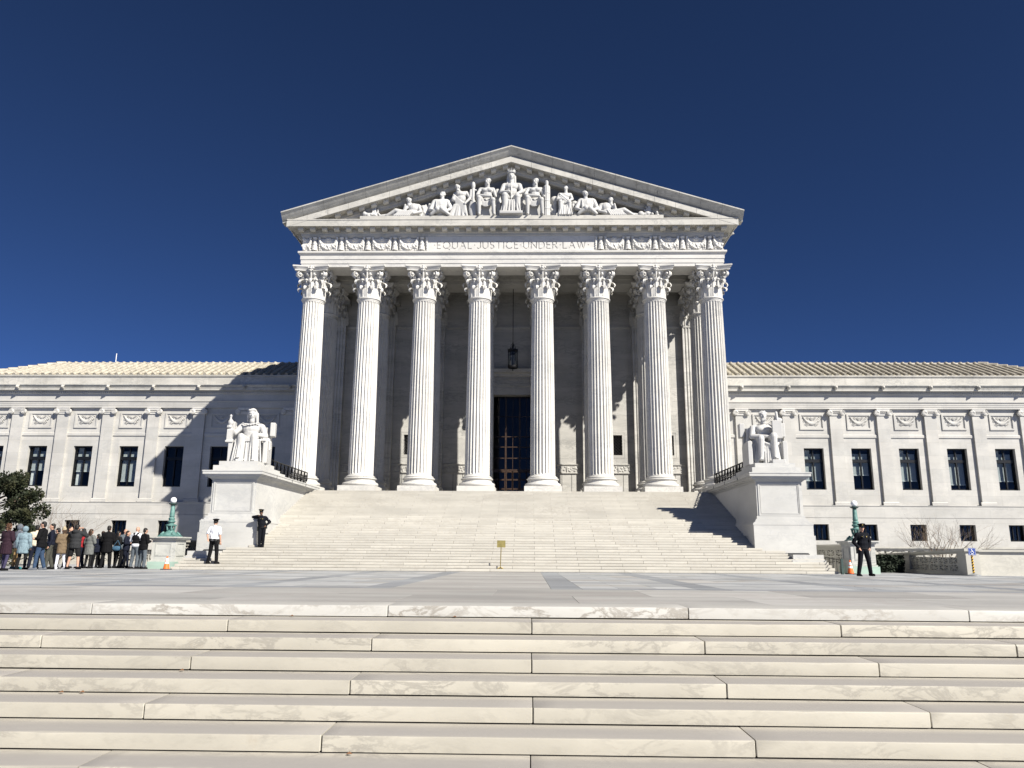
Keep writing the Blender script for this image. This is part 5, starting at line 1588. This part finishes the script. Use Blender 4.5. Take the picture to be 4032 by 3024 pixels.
def symbol_sign(X, Y, z0, w, h, parent):
    MB().box(X-w/2, X+w/2, Y-.012, Y, z0, z0+h).build('sign_plate', M['blue'], parent)
    sb = MB(); t = .012; y = Y-.018
    e = .02
    for b in ((X-w/2+e, X+w/2-e, z0+h-e-.006, z0+h-e), (X-w/2+e, X+w/2-e, z0+e, z0+e+.006), (X-w/2+e, X-w/2+e+.006, z0+e, z0+h-e), (X+w/2-e-.006, X+w/2-e, z0+e, z0+h-e)):
        sb.box(b[0], b[1], y, y+.005, b[2], b[3])
    k = h/.26; cx, cz = X-.005, z0+h*.42
    for i in range(11):
        a0, a1 = radians(120+i*22), radians(120+(i+1)*22)
        sb.tube([(cx+.048*k*cos(a0), y, cz+.048*k*sin(a0)), (cx+.048*k*cos(a1), y, cz+.048*k*sin(a1))], .008*k, 5)
    sb.ell((cx-.012*k, y, z0+h*.80), (.018*k, .008, .018*k), None, 10, 6)
    for p in (((cx-.01*k, z0+h*.72), (cx+.0*k, z0+h*.50)), ((cx, z0+h*.5), (cx+.045*k, z0+h*.5)), ((cx+.045*k, z0+h*.5), (cx+.062*k, z0+h*.30)), ((cx-.005*k, z0+h*.63), (cx+.04*k, z0+h*.60))):
        sb.tube([(p[0][0], y, p[0][1]), (p[1][0], y, p[1][1])], .010*k, 5)
    for i in range(5): sb.box(X-.05+.021*i, X-.05+.021*i+.014, y, y+.005, z0+h*.13, z0+h*.19)
    sb.build('access_symbol', M['signw'], parent)
symbol_sign(SX, SY-.04, .67, .28, .27, sg)
# sign by the left gate
sg2 = thing('access_sign', 'small blue access sign on a thin post left of the left lamp pedestal', 'sign', (-15.55, 24.6, PZ(24.6)))
MB().tube([(-15.55, 24.6, PZ(24.6)), (-15.55, 24.6, .95)], .02, 6).build('pole', M['grey'], sg2)
symbol_sign(-15.55, 24.56, .70, .25, .24, sg2)
# iron gates
def gate(label, x0, x1, y0, y1, h, n, thick_end=None):
    G = thing('iron_gate', label, 'gate', ((x0+x1)/2, (y0+y1)/2, PZ(y0)), 0)
    z = PZ(y0)
    fr = MB().tube([(x0, y0, z+h), (x1, y1, z+h)], .02, 5).tube([(x0, y0, z+.08), (x1, y1, z+.08)], .015, 5).tube([(x0, y0, z), (x0, y0, z+h)], .022, 5).tube([(x1, y1, z), (x1, y1, z+h)], .022, 5)
    fr.build('gate_frame', M['iron'], G)
    for k in range(1, n):
        t = k/n
        x, y = x0+(x1-x0)*t, y0+(y1-y0)*t
        MB().tube([(x, y, z+.05), (x, y, z+h)], .011, 5).build('picket', M['iron'], G)
    return G
g = gate('low dark iron gate between the queue and left lamp pedestal', -16.3, -15.15, 24.2, 24.0, .78, 12)
def pickets(s, label):
    G = thing('hand_rail', label, 'railing', (s*13.6, 22.4, 0))
    pts = [(s*13.50, 23.6, .58), (s*13.50, 21.35, .46)]
    MB().tube(pts, .018, 5).build('rail', M['iron'], G)
    for k in range(7):
        t = k/6
        p = Vector(pts[0]).lerp(Vector(pts[1]), t)
        MB().tube([p, (p.x, p.y, -.10+.35*(1-t))], .013, 5).build('picket', M['iron'], G)
    MB().box(s*13.52-.04, s*13.52+.04, 21.2, 21.3, PZ(21.2), .50).build('end_post', M['verdd'], G)
pickets(1, 'short iron picket rail at the right end of the stair')
# cones
def cone(x, y, h, label):
    z = PZ(y)
    Cn = thing('traffic_cone', label, 'traffic cone', (x, y, z), 0, 'orange traffic cones beside the stair')
    MB().box(x-.17, x+.17, y-.17, y+.17, z, z+.035).build('cone_base', M['rubber'], Cn)
    R_ = lambda t: .125-.10*t
    def fr(t0, t1, mat, nm): MB().lathe([(R_(t0), z+.035+h*t0), (R_(t1), z+.035+h*t1)], 20, (x, y, 0)).build(nm, mat, Cn, 40)
    fr(0, .40, M['orange'], 'cone_body'); fr(.40, .57, M['reflect'], 'reflective_band'); fr(.57, .64, M['orange'], 'cone_body'); fr(.64, .84, M['reflect'], 'reflective_band'); fr(.84, 1, M['orange'], 'cone_tip')
cone(-13.52, 21.25, .50, 'orange cone with white bands left of the stair foot')
cone(14.02, 21.7, .52, 'orange cone with white bands right of the stair by the iron rail')
# brass notice stand
NY = Y2+T2*.55; NX = -.02; nz = Z2+R2
ns = thing('notice_stand', 'brass notice plate on a slim pole standing on the lowest step', 'sign stand', (NX, NY, nz))
MB().tube([(NX-.015, NY, nz+.02), (NX+.01, NY, nz+.86)], .018, 8).build('pole', M['brass'], ns)
MB().box(NX-.155, NX+.185, NY-.03, NY-.005, nz+.85, nz+1.13).build('notice_plate', M['brassp'], ns)
for k in range(4):
    a = k*pi/2+.5
    MB().tube([(NX-.015, NY, nz+.07), (NX-.015+.13*cos(a), NY+.09*sin(a), nz+.015)], [.016, .02], 6).build('foot', M['brass'], ns)

# ================================================================== TREES AND SHRUBS
def shrub(label, x, y, z, h, spread, seed, n0=9):
    r = random.Random(seed)
    S = thing('bare_shrub', label, 'shrub', (x, y, z))
    tw = MB(); st = MB()
    def grow(p, d, L, rad, lev):
        q_ = [p]
        for k in range(3):
            d = (d+Vector((r.uniform(-.22, .22), r.uniform(-.22, .22), r.uniform(-.05, .12)))).normalized()
            q_.append(q_[-1]+d*(L/3))
        (st if lev < 2 else tw).tube(q_, [rad, rad*.85, rad*.7, rad*.55], 5 if lev < 2 else 3)
        if lev < 4:
            for k in range(r.choice((2, 3))):
                b = q_[r.choice((1, 2, 3))]
                nd = (d+Vector((r.uniform(-.75, .75), r.uniform(-.75, .75), r.uniform(-.25, .45)))).normalized()
                grow(b, nd, L*r.uniform(.6, .85), rad*.58, lev+1)
    for k in range(n0):
        a = r.uniform(0, 2*pi); t = r.uniform(.25, 1)
        grow(Vector((x+.15*cos(a), y+.15*sin(a), z)), Vector((cos(a)*spread*t, sin(a)*spread*t, 1)).normalized(), h*.40, .028, 0)
    st.build('stem', M['bark'], S); tw.build('twigs', M['bark'], S)
shrub('spreading bare shrub in front of the right wing basement windows', 23.9, 33.5, -.3, 3.3, 1.1, 5, 12)
shrub('pale bare shrub behind the queue on the left', -25.6, 33.0, -.3, 3.9, .8, 14, 12)
def evergreen(label, x, y, z, h, rad, seed, n=5200):
    r = random.Random(seed)
    T = thing('evergreen_tree', label, 'tree', (x, y, z))
    tk = MB().tube([(x, y, z), (x+.05, y, z+h*.4), (x, y+.05, z+h*.85)], [.16, .10, .03], 8)
    lf = MB()
    clumps = []
    for k in range(90):
        t = r.random()**.9
        zz = z+.5+(h-.6)*t
        rr = rad*(1-.72*t**1.3)*(.55+.5*r.random())
        a = r.uniform(0, 2*pi)
        c = Vector((x+rr*cos(a), y+rr*sin(a), zz))
        clumps.append((c, .32+.25*r.random()))
        tk.tube([(x, y, max(z+.3, zz-.7)), ((x+c.x)/2, (y+c.y)/2, zz-.3), c], [.04, .03, .012], 5)
    tk.build('trunk', M['bark'], T)
    for k in range(n):
        c, s_ = r.choice(clumps)
        d = Vector((r.gauss(0, 1), r.gauss(0, 1), r.gauss(0, .75)))
        d = d.normalized()*s_*(r.random()**.45)
        p = c+d
        L = r.uniform(.09, .17); w = L*.42
        dr = (d.normalized()+Vector((r.uniform(-.6, .6), r.uniform(-.6, .6), r.uniform(-.1, .7)))).normalized()
        sd_ = dr.orthogonal().normalized()*w
        sd_.rotate(Matrix.Rotation(r.uniform(0, 6.28), 3, dr))
        lf.add([p, p+dr*L*.5+sd_, p+dr*L, p+dr*L*.5-sd_], [(0, 1, 2, 3)])
    lf.build('crown', M['leaf'], T)
evergreen('dark bushy evergreen at the left edge behind the queue', -27.5, 30.0, -.2, 4.75, 4.3, 3, 38000)

# ================================================================== PEOPLE
def person(label, x, y, z, h, rotz, top=('jacket', C['black']), low=('trousers', C['black']), hair=('short', HAIR['black']), shoes=C['black'], arms='down', legs=.10, step=0.0,
           skin=SKIN, extra=(), lean=0.0, group=None, headturn=0.0, vox=.020, width=1.0):
    """figure 1.75 m tall facing -y in its own frame, then scaled and turned"""
    Pn = thing('person', label, 'person', (x, y, z), rotz, group)
    Pn.scale = (h/1.75*width, h/1.75*width, h/1.75)
    A = {
        'down':   (((-.185, .01, 1.40), (-.245, .03, 1.13), (-.25, -.04, .90)), ((.185, .01, 1.40), (.245, .03, 1.13), (.25, -.04, .90))),
        'pocket': (((-.185, .01, 1.40), (-.29, .07, 1.15), (-.20, -.06, .96)), ((.185, .01, 1.40), (.29, .07, 1.15), (.20, -.06, .96))),
        'phone':  (((-.185, .01, 1.40), (-.24, -.02, 1.14), (-.07, -.24, 1.18)), ((.185, .01, 1.40), (.24, -.02, 1.14), (.07, -.24, 1.16))),
        'fold':   (((-.185, .01, 1.40), (-.27, -.02, 1.15), (.08, -.20, 1.12)), ((.185, .01, 1.40), (.27, -.02, 1.15), (-.08, -.19, 1.16))),
        'photo':  (((-.185, .01, 1.41), (-.30, -.14, 1.30), (-.09, -.30, 1.56)), ((.185, .01, 1.41), (.30, -.14, 1.30), (.09, -.30, 1.56))),
        'onein':  (((-.185, .01, 1.40), (-.26, -.02, 1.14), (.00, -.24, 1.14)), ((.185, .01, 1.40), (.245, .03, 1.13), (.25, -.04, .90))),
        'behind': (((-.185, .01, 1.40), (-.25, .03, 1.13), (-.255, -.03, .88)), ((.185, .01, 1.40), (.29, .04, 1.16), (.20, .13, .98))),
        'ledge':  (((-.185, .01, 1.40), (-.38, -.03, 1.42), (-.14, -.14, 1.47)), ((.185, .01, 1.40), (.36, .06, 1.20), (.20, -.08, 1.03))),
        'vest':   (((-.185, .01, 1.40), (-.28, -.01, 1.16), (-.13, -.22, 1.10)), ((.185, .01, 1.40), (.28, -.01, 1.16), (.13, -.22, 1.10))),
    }[arms]
    hipz = .90
    LG = []
    for s in (-1, 1):
        st = step*s
        LG.append(((s*.085, .0, hipz), (s*(.07+legs*.5), -.02-st*.4, .49), (s*(.045+legs), .03-st, .085)))
    sh = lambda p: (p[0]+lean*(p[2]-.9), p[1], p[2])
    TR = lambda p: sh(p)
    hx = Matrix.Translation(Vector(sh((0, -.015, 1.62)))) @ Matrix.Rotation(headturn, 4, 'Z')
    H = lambda p: tuple(hx @ Vector(p))
    b = MB()
    b.ell(TR((0, .01, .95)), (.165, .115, .13)); b.ell(TR((0, 0, 1.12)), (.145, .10, .15)); b.ell(TR((0, .0, 1.29)), (.175, .115, .16))
    b.capsule(TR((-.14, .01, 1.405)), TR((.14, .01, 1.405)), .065, .065); b.capsule(TR((0, .015, 1.42)), TR((0, -.0, 1.56)), .056, .052)
    b.ell(H((0, .0, .02)), (.075, .094, .108)); b.ell(H((0, -.035, -.045)), (.055, .058, .055)); b.capsule(H((0, -.088, .02)), H((0, -.105, -.015)), .012, .018, 6)
    for s in (-1, 1): b.ell(H((s*.078, .01, .0)), (.014, .022, .032)); b.ell(H((s*.03, -.075, .035)), (.022, .016, .012))
    b.ell(H((0, -.088, -.045)), (.024, .012, .010))
    for (S_, E_, W_), s in zip(A, (-1, 1)):
        S_, E_, W_ = TR(S_), TR(E_), TR(W_)
        b.capsule(S_, E_, .052, .042); b.capsule(E_, W_, .041, .029)
        d = (Vector(W_)-Vector(E_)).normalized()
        pc_ = Vector(W_)+d*.055
        b.ell(pc_, (.036, .030, .045))
        side = d.orthogonal().normalized() if abs(d.z) > .95 else d.cross(Vector((0, 0, 1))).normalized()
        for k in range(4):
            o = side*((k-1.5)*.019)
            b.capsule(pc_+d*.03+o, pc_+d*(.085-.008*abs(k-1.4))+o+Vector((0, -.014, 0)), .011, .009, 6)
        b.capsule(pc_-d*.015+side*.03*s, pc_+d*.035+side*.05*s, .013, .010, 6)
    for hp, kn, an_ in LG:
        b.capsule(hp, kn, .085, .055); b.capsule(kn, an_, .056, .038); b.capsule((an_[0], an_[1]+.02, .05), (an_[0]*1.12, an_[1]-.14, .035), .042, .032)
    inst(fuse(b, vox, 'body', skin, 2), 'body', Pn, (0, 0, 0), local=True)
    # upper garment
    kind, col = top
    if kind != 'none':
        g = MB(); f = .024 if kind in ('shirt', 'sweater') else (.030 if kind == 'uniform_shirt' else .038)
        g.ell(TR((0, 0, 1.29)), (.178+f, .120+f, .175)); g.ell(TR((0, .0, 1.12)), (.165+f, .116+f, .19)); g.capsule(TR((-.14, .01, 1.40)), TR((.14, .01, 1.40)), .072+f*.5, .072+f*.5)
        hem = {'uniform_shirt': .92, 'shirt': .93, 'sweater': .88, 'jacket': .80, 'parka': .64, 'coat': .60, 'vest': .90}.get(kind, .85)
        wz = .155+f if kind != 'coat' else .17+f
        g.ell(TR((0, .01, .98)), (.17+f, .122+f, .13))
        if hem < .86:
            for k in range(14):
                a = 2*pi*k/14
                g.capsule(TR((wz*.74*cos(a), .11*sin(a), 1.02)), (wz*(.80 if hem > .7 else .9)*cos(a), (.115 if hem > .7 else .135)*sin(a)+.01, hem+.04), .055, .048, 8)
            g.ell((0, .01, (hem+.98)/2), (wz*.9, .12, (.98-hem)/2+.02))
        if kind == 'shirt' and 'short' in extra: cutp = .55
        else: cutp = 1.0
        if kind != 'vest':
            for S_, E_, W_ in A:
                S_, E_, W_ = Vector(TR(S_)), Vector(TR(E_)), Vector(TR(W_))
                if cutp < 1: g.capsule(S_, S_.lerp(E_, .72), .058+f*.8, .062+f*.7)
                else:
                    g.capsule(S_, E_, .056+f*.8, .048+f*.7); g.capsule(E_, W_, .047+f*.6, .040+f*.45)
        g.capsule(TR((0, .03, 1.43)), TR((0, .02, 1.475)), .075, .072)
        if kind in ('parka', 'jacket') and 'hood' in extra: g.ell(TR((0, .10, 1.47)), (.12, .085, .085)); g.capsule(TR((-.09, .05, 1.47)), TR((.09, .05, 1.47)), .07, .07)
        if 'hoodup' in extra: g.ell(H((0, .035, .02)), (.115, .115, .135))
        # wrinkles
        r = random.Random(int(abs(x)*997+abs(y)*31))
        for k in range(8): g.capsule(TR((r.uniform(-.17, .17), r.choice((-1, 1))*.12, r.uniform(.98, 1.3))), TR((r.uniform(-.17, .17), r.choice((-1, 1))*.12, r.uniform(.98, 1.3))), .018, .014, 5) if r.random() < .5 else None
        inst(fuse(g, vox, kind, col, 2), kind, Pn, (0, 0, 0), local=True)
    kind, col = low
    g = MB(); fl = {'trousers': .022, 'jeans': .020, 'leggings': .006, 'shorts': .034}[kind]
    g.ell((0, .01, .93), (.17, .122, .13))
    for hp, kn, an_ in LG:
        if kind == 'shorts':
            g.capsule(hp, (kn[0], kn[1], kn[2]+.06), .098, .088)
        else:
            g.capsule(hp, kn, .088+fl*.6, .058+fl); g.capsule(kn, (an_[0], an_[1], an_[2]+.02), .058+fl, .044+fl)
            for k in range(3): g.capsule((an_[0]-.03, an_[1]-.05, .14+.035*k), (an_[0]+.04, an_[1]-.03, .125+.035*k), .014+fl*.3, .014+fl*.3, 5)
    inst(fuse(g, vox, kind, col, 2), kind, Pn, (0, 0, 0), local=True)
    for hp, kn, an_ in LG:
        g = MB()
        g.capsule((an_[0], an_[1]+.045, .055), (an_[0]*1.14, an_[1]-.155, .042), .055, .044); g.box(an_[0]*1.05-.045, an_[0]*1.05+.045, an_[1]-.19, an_[1]+.085, .0, .03)
        inst(fuse(g, .016, 'shoe', shoes, 2), 'shoe', Pn, (0, 0, 0), local=True)
    # hair and hats
    kind, col = hair
    g = MB()
    if kind in ('short', 'long', 'curly', 'pony'):
        g.ell(H((0, .022, .055)), (.086, .095, .085)); g.ell(H((0, .055, .0)), (.078, .062, .085))
        if kind == 'long':
            for k in range(5): g.capsule(H((-.06+.03*k, .06, .0)), H((-.07+.035*k, .085, -.34)), .045, .034)
        if kind == 'pony': g.capsule(H((0, .09, .02)), H((0, .13, -.22)), .04, .02)
        if kind == 'curly':
            r = random.Random(3)
            for k in range(30):
                a = r.uniform(0, 6.28); g.ell(H((.09*cos(a), .04+.075*sin(a) if sin(a) > -.3 else .02, r.uniform(-.14, .13))), (.038, .038, .034), None, 7, 5)
        inst(fuse(g, .016, 'hair', col, 1), 'hair', Pn, (0, 0, 0), local=True)
    elif kind == 'knit':
        g.ell(H((0, .012, .065)), (.090, .102, .085)); g.ell(H((0, .012, .16)), (.04, .04, .035)); g.ell(H((0, .012, .03)), (.094, .108, .03))
        inst(fuse(g, .014, 'knit_hat', col, 1), 'knit_hat', Pn, (0, 0, 0), local=True)
        g = MB()
        for k in range(4): g.capsule(H((-.045+.03*k, .06, .0)), H((-.05+.035*k, .07, -.2)), .04, .03)
        inst(fuse(g, .016, 'hair', HAIR['brown'], 1), 'hair', Pn, (0, 0, 0), local=True)
    elif kind == 'cap':
        g.ell(H((0, .022, .03)), (.082, .09, .075))
        inst(fuse(g, .016, 'hair', HAIR['black'], 1), 'hair', Pn, (0, 0, 0), local=True)
        cp = MB()
        def ringp(r_, z, dz=0, n=20): return [(r_[0]*cos(2*pi*k/n), r_[1]*sin(2*pi*k/n)+.005, z-dz*sin(2*pi*k/n)) for k in range(n)]
        lv = [ringp((.087, .101), .055), ringp((.088, .102), .10), ringp((.130, .140), .135, .022), ringp((.128, .138), .15, .022), ringp((.06, .07), .165, .012)]
        vs = [H(p) for l in lv for p in l]; n = 20
        cp.add(vs, [(i*n+k, i*n+(k+1) % n, (i+1)*n+(k+1) % n, (i+1)*n+k) for i in range(4) for k in range(n)]+[tuple(4*n+k for k in range(n))])
        c_ = inst(cp.mesh('peaked_cap', C['black'], 50), 'peaked_cap', Pn, (0, 0, 0), local=True)
        vz = MB(); pv = []
        for k in range(9):
            a = pi+pi*k/8
            pv += [H((.088*cos(a), .098*sin(a)+.005, .062)), H((.096*cos(a), .098*sin(a)-.055*abs(sin(a))+.005, .040))]
        vz.add(pv, [(2*k, 2*k+1, 2*k+3, 2*k+2) for k in range(8)])
        v_ = vz.mesh('visor', M['rubber']); o = inst(v_, 'visor', c_, (0, 0, 0), local=True)
        MB().ell(H((0, -.115, .115)), (.02, .008, .02), None, 8, 5).build('cap_badge', M['brass'], c_, local=True)
    if 'shades' in extra:
        g = MB()
        for s in (-1, 1): g.ell(H((s*.032, -.098, .032)), (.028, .012, .020), None, 10, 6)
        g.tube([H((-.08, .0, .035)), H((-.06, -.09, .036)), H((.06, -.09, .036)), H((.08, .0, .035))], .006, 5)
        g.build('sunglasses', M['rubber'], Pn, local=True)
    elif 'eyes' in extra:
        g = MB()
        for s in (-1, 1): g.ell(H((s*.03, -.086, .022)), (.012, .006, .006), None, 8, 5)
        g.build('eyes', M['rubber'], Pn, local=True)
    if 'belt' in extra:
        g = MB(); n = 24
        for z0, z1, e in ((.925, .985, .0),):
            pr = [(.186, z0), (.192, z0+.01), (.192, z1-.01), (.186, z1)]
            vs = [(r_*cos(2*pi*k/n)*1.0, r_*.74*sin(2*pi*k/n)+.01, z) for r_, z in pr for k in range(n)]
            g.add(vs, [(i*n+k, i*n+(k+1) % n, (i+1)*n+(k+1) % n, (i+1)*n+k) for i in range(3) for k in range(n)])
        g.box(-.235, -.175, -.03, .06, .76, .97).box(.175, .225, -.05, .03, .88, .99).box(.06, .12, .13, .18, .90, .99).box(-.12, -.06, .13, .18, .90, .99)
        g.build('duty_belt', M['rubber'], Pn, local=True)
    if 'badge' in extra:
        MB().ell(TR((.075, -.160, 1.33)), (.020, .008, .026), None, 8, 6).build('badge', M['brass'], Pn, local=True)
        MB().box(-.10, -.05, -.170, -.155, 1.33, 1.345).build('name_plate', M['brass'], Pn, local=True)
    if 'patch' in extra:
        for s in (-1, 1):
            S_ = Vector(TR(A[0 if s < 0 else 1][0])).lerp(Vector(TR(A[0 if s < 0 else 1][1])), .35)
            MB().ell(S_+Vector((s*.085, -.01, 0)), (.012, .03, .036), None, 10, 6).build('shoulder_patch', M['signw'], Pn, local=True)
    if 'plaid' in extra: pass
    if 'radio' in extra:
        MB().box(-.07, -.03, -.175, -.15, 1.30, 1.38).build('radio_mic', M['rubber'], Pn, local=True)
    return Pn

# guards
wy = Y2+T2+.16
person('guard in a white short-sleeved shirt and black trousers seen from behind', -11.92, wy, Z2+2*R2, 1.80, pi-.10, ('shirt', C['white']), ('trousers', C['black']), ('cap', C['black']), arms='behind', legs=.13,
       extra=('short', 'belt'), vox=.013, headturn=.35)
person('guard in black uniform leaning an elbow on the left marble pier', -10.62, Y2+7*T2+.17, Z2+8*R2, 1.62, .15, ('uniform_shirt', C['navy']), ('trousers', C['navy']), ('cap', C['black']), arms='ledge', legs=.03,
       extra=('badge', 'patch', 'belt', 'eyes'), skin=SKIN2, lean=-.13, vox=.013)
person('policeman in dark uniform and sunglasses standing alone on the right of the plaza', 13.36, 18.75, PZ(18.75), 1.84, .12, ('uniform_shirt', C['navy']), ('trousers', C['navy']), ('cap', C['black']), arms='pocket', legs=.17,
       extra=('badge', 'patch', 'belt', 'shades', 'radio'), vox=.012, headturn=-.15)
# the queue on the left
Q = 'visitors queueing on the left'
def column_x(px, y, z=.8):
    lo, hi = -40, 40
    for _ in range(40):
        x = (lo+hi)/2
        v = Vector((x, y, z))-CAMP
        if v.dot(r2)/v.dot(fw)*3028+2016 < px: lo = x
        else: hi = x
    return lo
def qp(label, px, y, h, rz, **k): return person(label, column_x(px*.3165, y), y, PZ(y), h, rz, group=Q, **k)
qp('curly-haired woman in a long maroon coat at the far left of the queue', 85, 17.6, 1.66, pi-.2, top=('coat', C['maroon']), low=('leggings', C['plum']), hair=('curly', HAIR['auburn']), arms='phone', step=.12, extra=())
qp('visitor in a grey hooded sweatshirt and khaki trousers left of the pale blue parka', 225, 20.6, 1.75, pi-.5, top=('jacket', C['greyhood']), low=('trousers', C['khaki']), hair=('none', None), shoes=C['teal'], arms='phone', extra=('hoodup',))
qp('woman in a pale blue hooded parka with black leggings', 295, 19.6, 1.63, pi+.1, top=('parka', C['paleblue']), low=('leggings', C['blacksoft']), hair=('none', None), arms='down', extra=('hoodup',), width=1.06)
qp('visitor in a cream sweater half hidden behind the pale blue parka', 440, 20.9, 1.73, pi+.4, top=('sweater', C['cream']), low=('jeans', C['darknavy']), hair=('short', HAIR['black']), arms='fold')
qp('man in sunglasses, black jacket and blue jeans facing left', 512, 18.8, 1.79, -pi/2+.15, top=('jacket', C['black']), low=('jeans', C['jeans']), hair=('short', HAIR['black']), arms='fold', legs=.10, step=.10, shoes=C['greyhood'], extra=('shades',))
qp('dark-haired man in a navy sweater and olive trousers', 628, 20.0, 1.76, -pi/2+.5, top=('sweater', C['darknavy']), low=('trousers', C['olive']), hair=('short', HAIR['black']), arms='down', step=.1)
qp('woman in a knitted hat, tan fur coat and white trousers', 775, 20.9, 1.64, -pi/2-.5, top=('parka', C['tan']), low=('leggings', C['whitepant']), hair=('knit', C['knit']), shoes=C['signw'] if 'signw' in C else C['white'], arms='phone', step=.08)
qp('man in a charcoal hooded jacket and black shorts taking a photograph', 935, 20.8, 1.76, pi+.1, top=('jacket', C['chargrey']), low=('shorts', C['blacksoft']), hair=('short', HAIR['black']), arms='photo', legs=.14, extra=('hood',), width=1.1)
qp('person in a red checked shirt squeezed behind the man in shorts', 1020, 22.6, 1.66, -pi/2, top=('shirt', C['red']), low=('jeans', C['darknavy']), hair=('short', HAIR['black']), arms='fold')
qp('long-haired woman in a knee-length grey coat', 1115, 22.4, 1.63, pi-.3, top=('coat', C['greycoat']), low=('leggings', C['blacksoft']), hair=('long', HAIR['brown']), arms='onein', legs=.08)
bpk = qp('short dark-haired girl in a navy jacket wearing a small backpack', 1212, 23.3, 1.45, -pi/2-.5, top=('jacket', C['darknavy']), low=('trousers', C['black']), hair=('pony', HAIR['black']), arms='down', step=.1)
qp('tall man in a long black jacket seen from behind', 1335, 23.2, 1.80, pi+.25, top=('parka', C['black']), low=('trousers', C['black']), hair=('short', HAIR['black']), arms='phone', legs=.12)
qp('woman in black with a blue bag at her hip', 1455, 23.9, 1.60, pi-.4, top=('jacket', C['blacksoft']), low=('leggings', C['black']), hair=('long', HAIR['black']), arms='phone', step=.1)
qp('stocky man in a dark jacket half hidden behind the man taking a photograph', 850, 22.6, 1.74, pi/2, top=('jacket', C['blacksoft']), low=('trousers', C['blacksoft']), hair=('short', HAIR['black']), arms='phone')
qp('person in dark clothes standing behind the girl with the backpack', 1265, 25.0, 1.62, pi+.6, top=('jacket', C['blacksoft']), low=('trousers', C['black']), hair=('short', HAIR['brown']), arms='down')
qp('dark-haired visitor in black behind the navy sweater', 700, 22.2, 1.66, -pi/2, top=('jacket', C['black']), low=('trousers', C['black']), hair=('short', HAIR['black']), arms='fold')
qp('man with receding hair glimpsed behind the woman in navy', 1540, 25.6, 1.74, pi/2-.3, top=('jacket', C['slate']), low=('trousers', C['black']), hair=('none', None), arms='down', extra=('eyes',))
qp('dark-haired woman in a navy coat with crossed legs looking right', 1575, 23.6, 1.60, pi/2+.2, top=('jacket', C['darknavy']), low=('leggings', C['darknavy']), hair=('long', HAIR['black']), arms='fold', legs=.05, step=.12)
qp('bald man in a black vest over a white shirt', 1690, 22.4, 1.74, pi-.2, top=('shirt', C['white']), low=('trousers', C['slate']), hair=('none', None), arms='vest', legs=.10)
qp('dark-haired man in a black jacket and grey trousers at the head of the queue', 1790, 22.3, 1.68, pi-.5, top=('jacket', C['black']), low=('trousers', C['slate']), hair=('short', HAIR['black']), arms='phone', legs=.10)
# vest over the white shirt of the bald man
vb = [o for o in bpy.data.objects if o.name.startswith('person') and o.get('label', '').startswith('bald man')][0]
g = MB(); g.ell((0, 0, 1.28), (.215, .158, .17)); g.ell((0, 0, 1.10), (.20, .15, .18)); g.capsule((-.10, .01, 1.42), (.10, .01, 1.42), .085, .085)
inst(fuse(g, .02, 'vest', C['black'], 1), 'vest', vb, (0, 0, 0), local=True)
fr_ = MB(); fr_.ell((0, .02, .0), (.077, .08, .09))
# bags
bg_ = MB(); bg_.ell((0, 0, 0), (.15, .09, .20)); bg_.ell((0, .06, -.05), (.11, .06, .11)); bg_.capsule((-.09, -.05, .16), (-.09, -.08, -.1), .02, .02); bg_.capsule((.09, -.05, .16), (.09, -.08, -.1), .02, .02)
o = inst(fuse(bg_, .018, 'backpack', C['blacksoft'], 1), 'backpack', None, (column_x(1180*.3165, 23.3), 23.22, .80), (0, 0, pi/2+.5)); tag(o, 'small black backpack worn by the short girl', 'backpack')
bg2 = MB(); bg2.ell((0, 0, 0), (.20, .08, .11)); bg2.capsule((-.16, 0, .05), (.0, .02, .34), .014, .014); bg2.capsule((.16, 0, .05), (.02, .02, .34), .014, .014)
o = inst(fuse(bg2, .014, 'shoulder_bag', C['bluebag'], 1), 'shoulder_bag', None, (column_x(1452*.3165, 23.6), 23.62, .72), (0, 0, .3)); tag(o, 'blue shoulder bag at the hip of the woman in black', 'bag')
bpy.data.scenes.remove(TMP)
for o in list(bpy.data.objects):
    if o.type == 'EMPTY' and o.get('kind') == 'structure' and 'label' in o: del o['label']
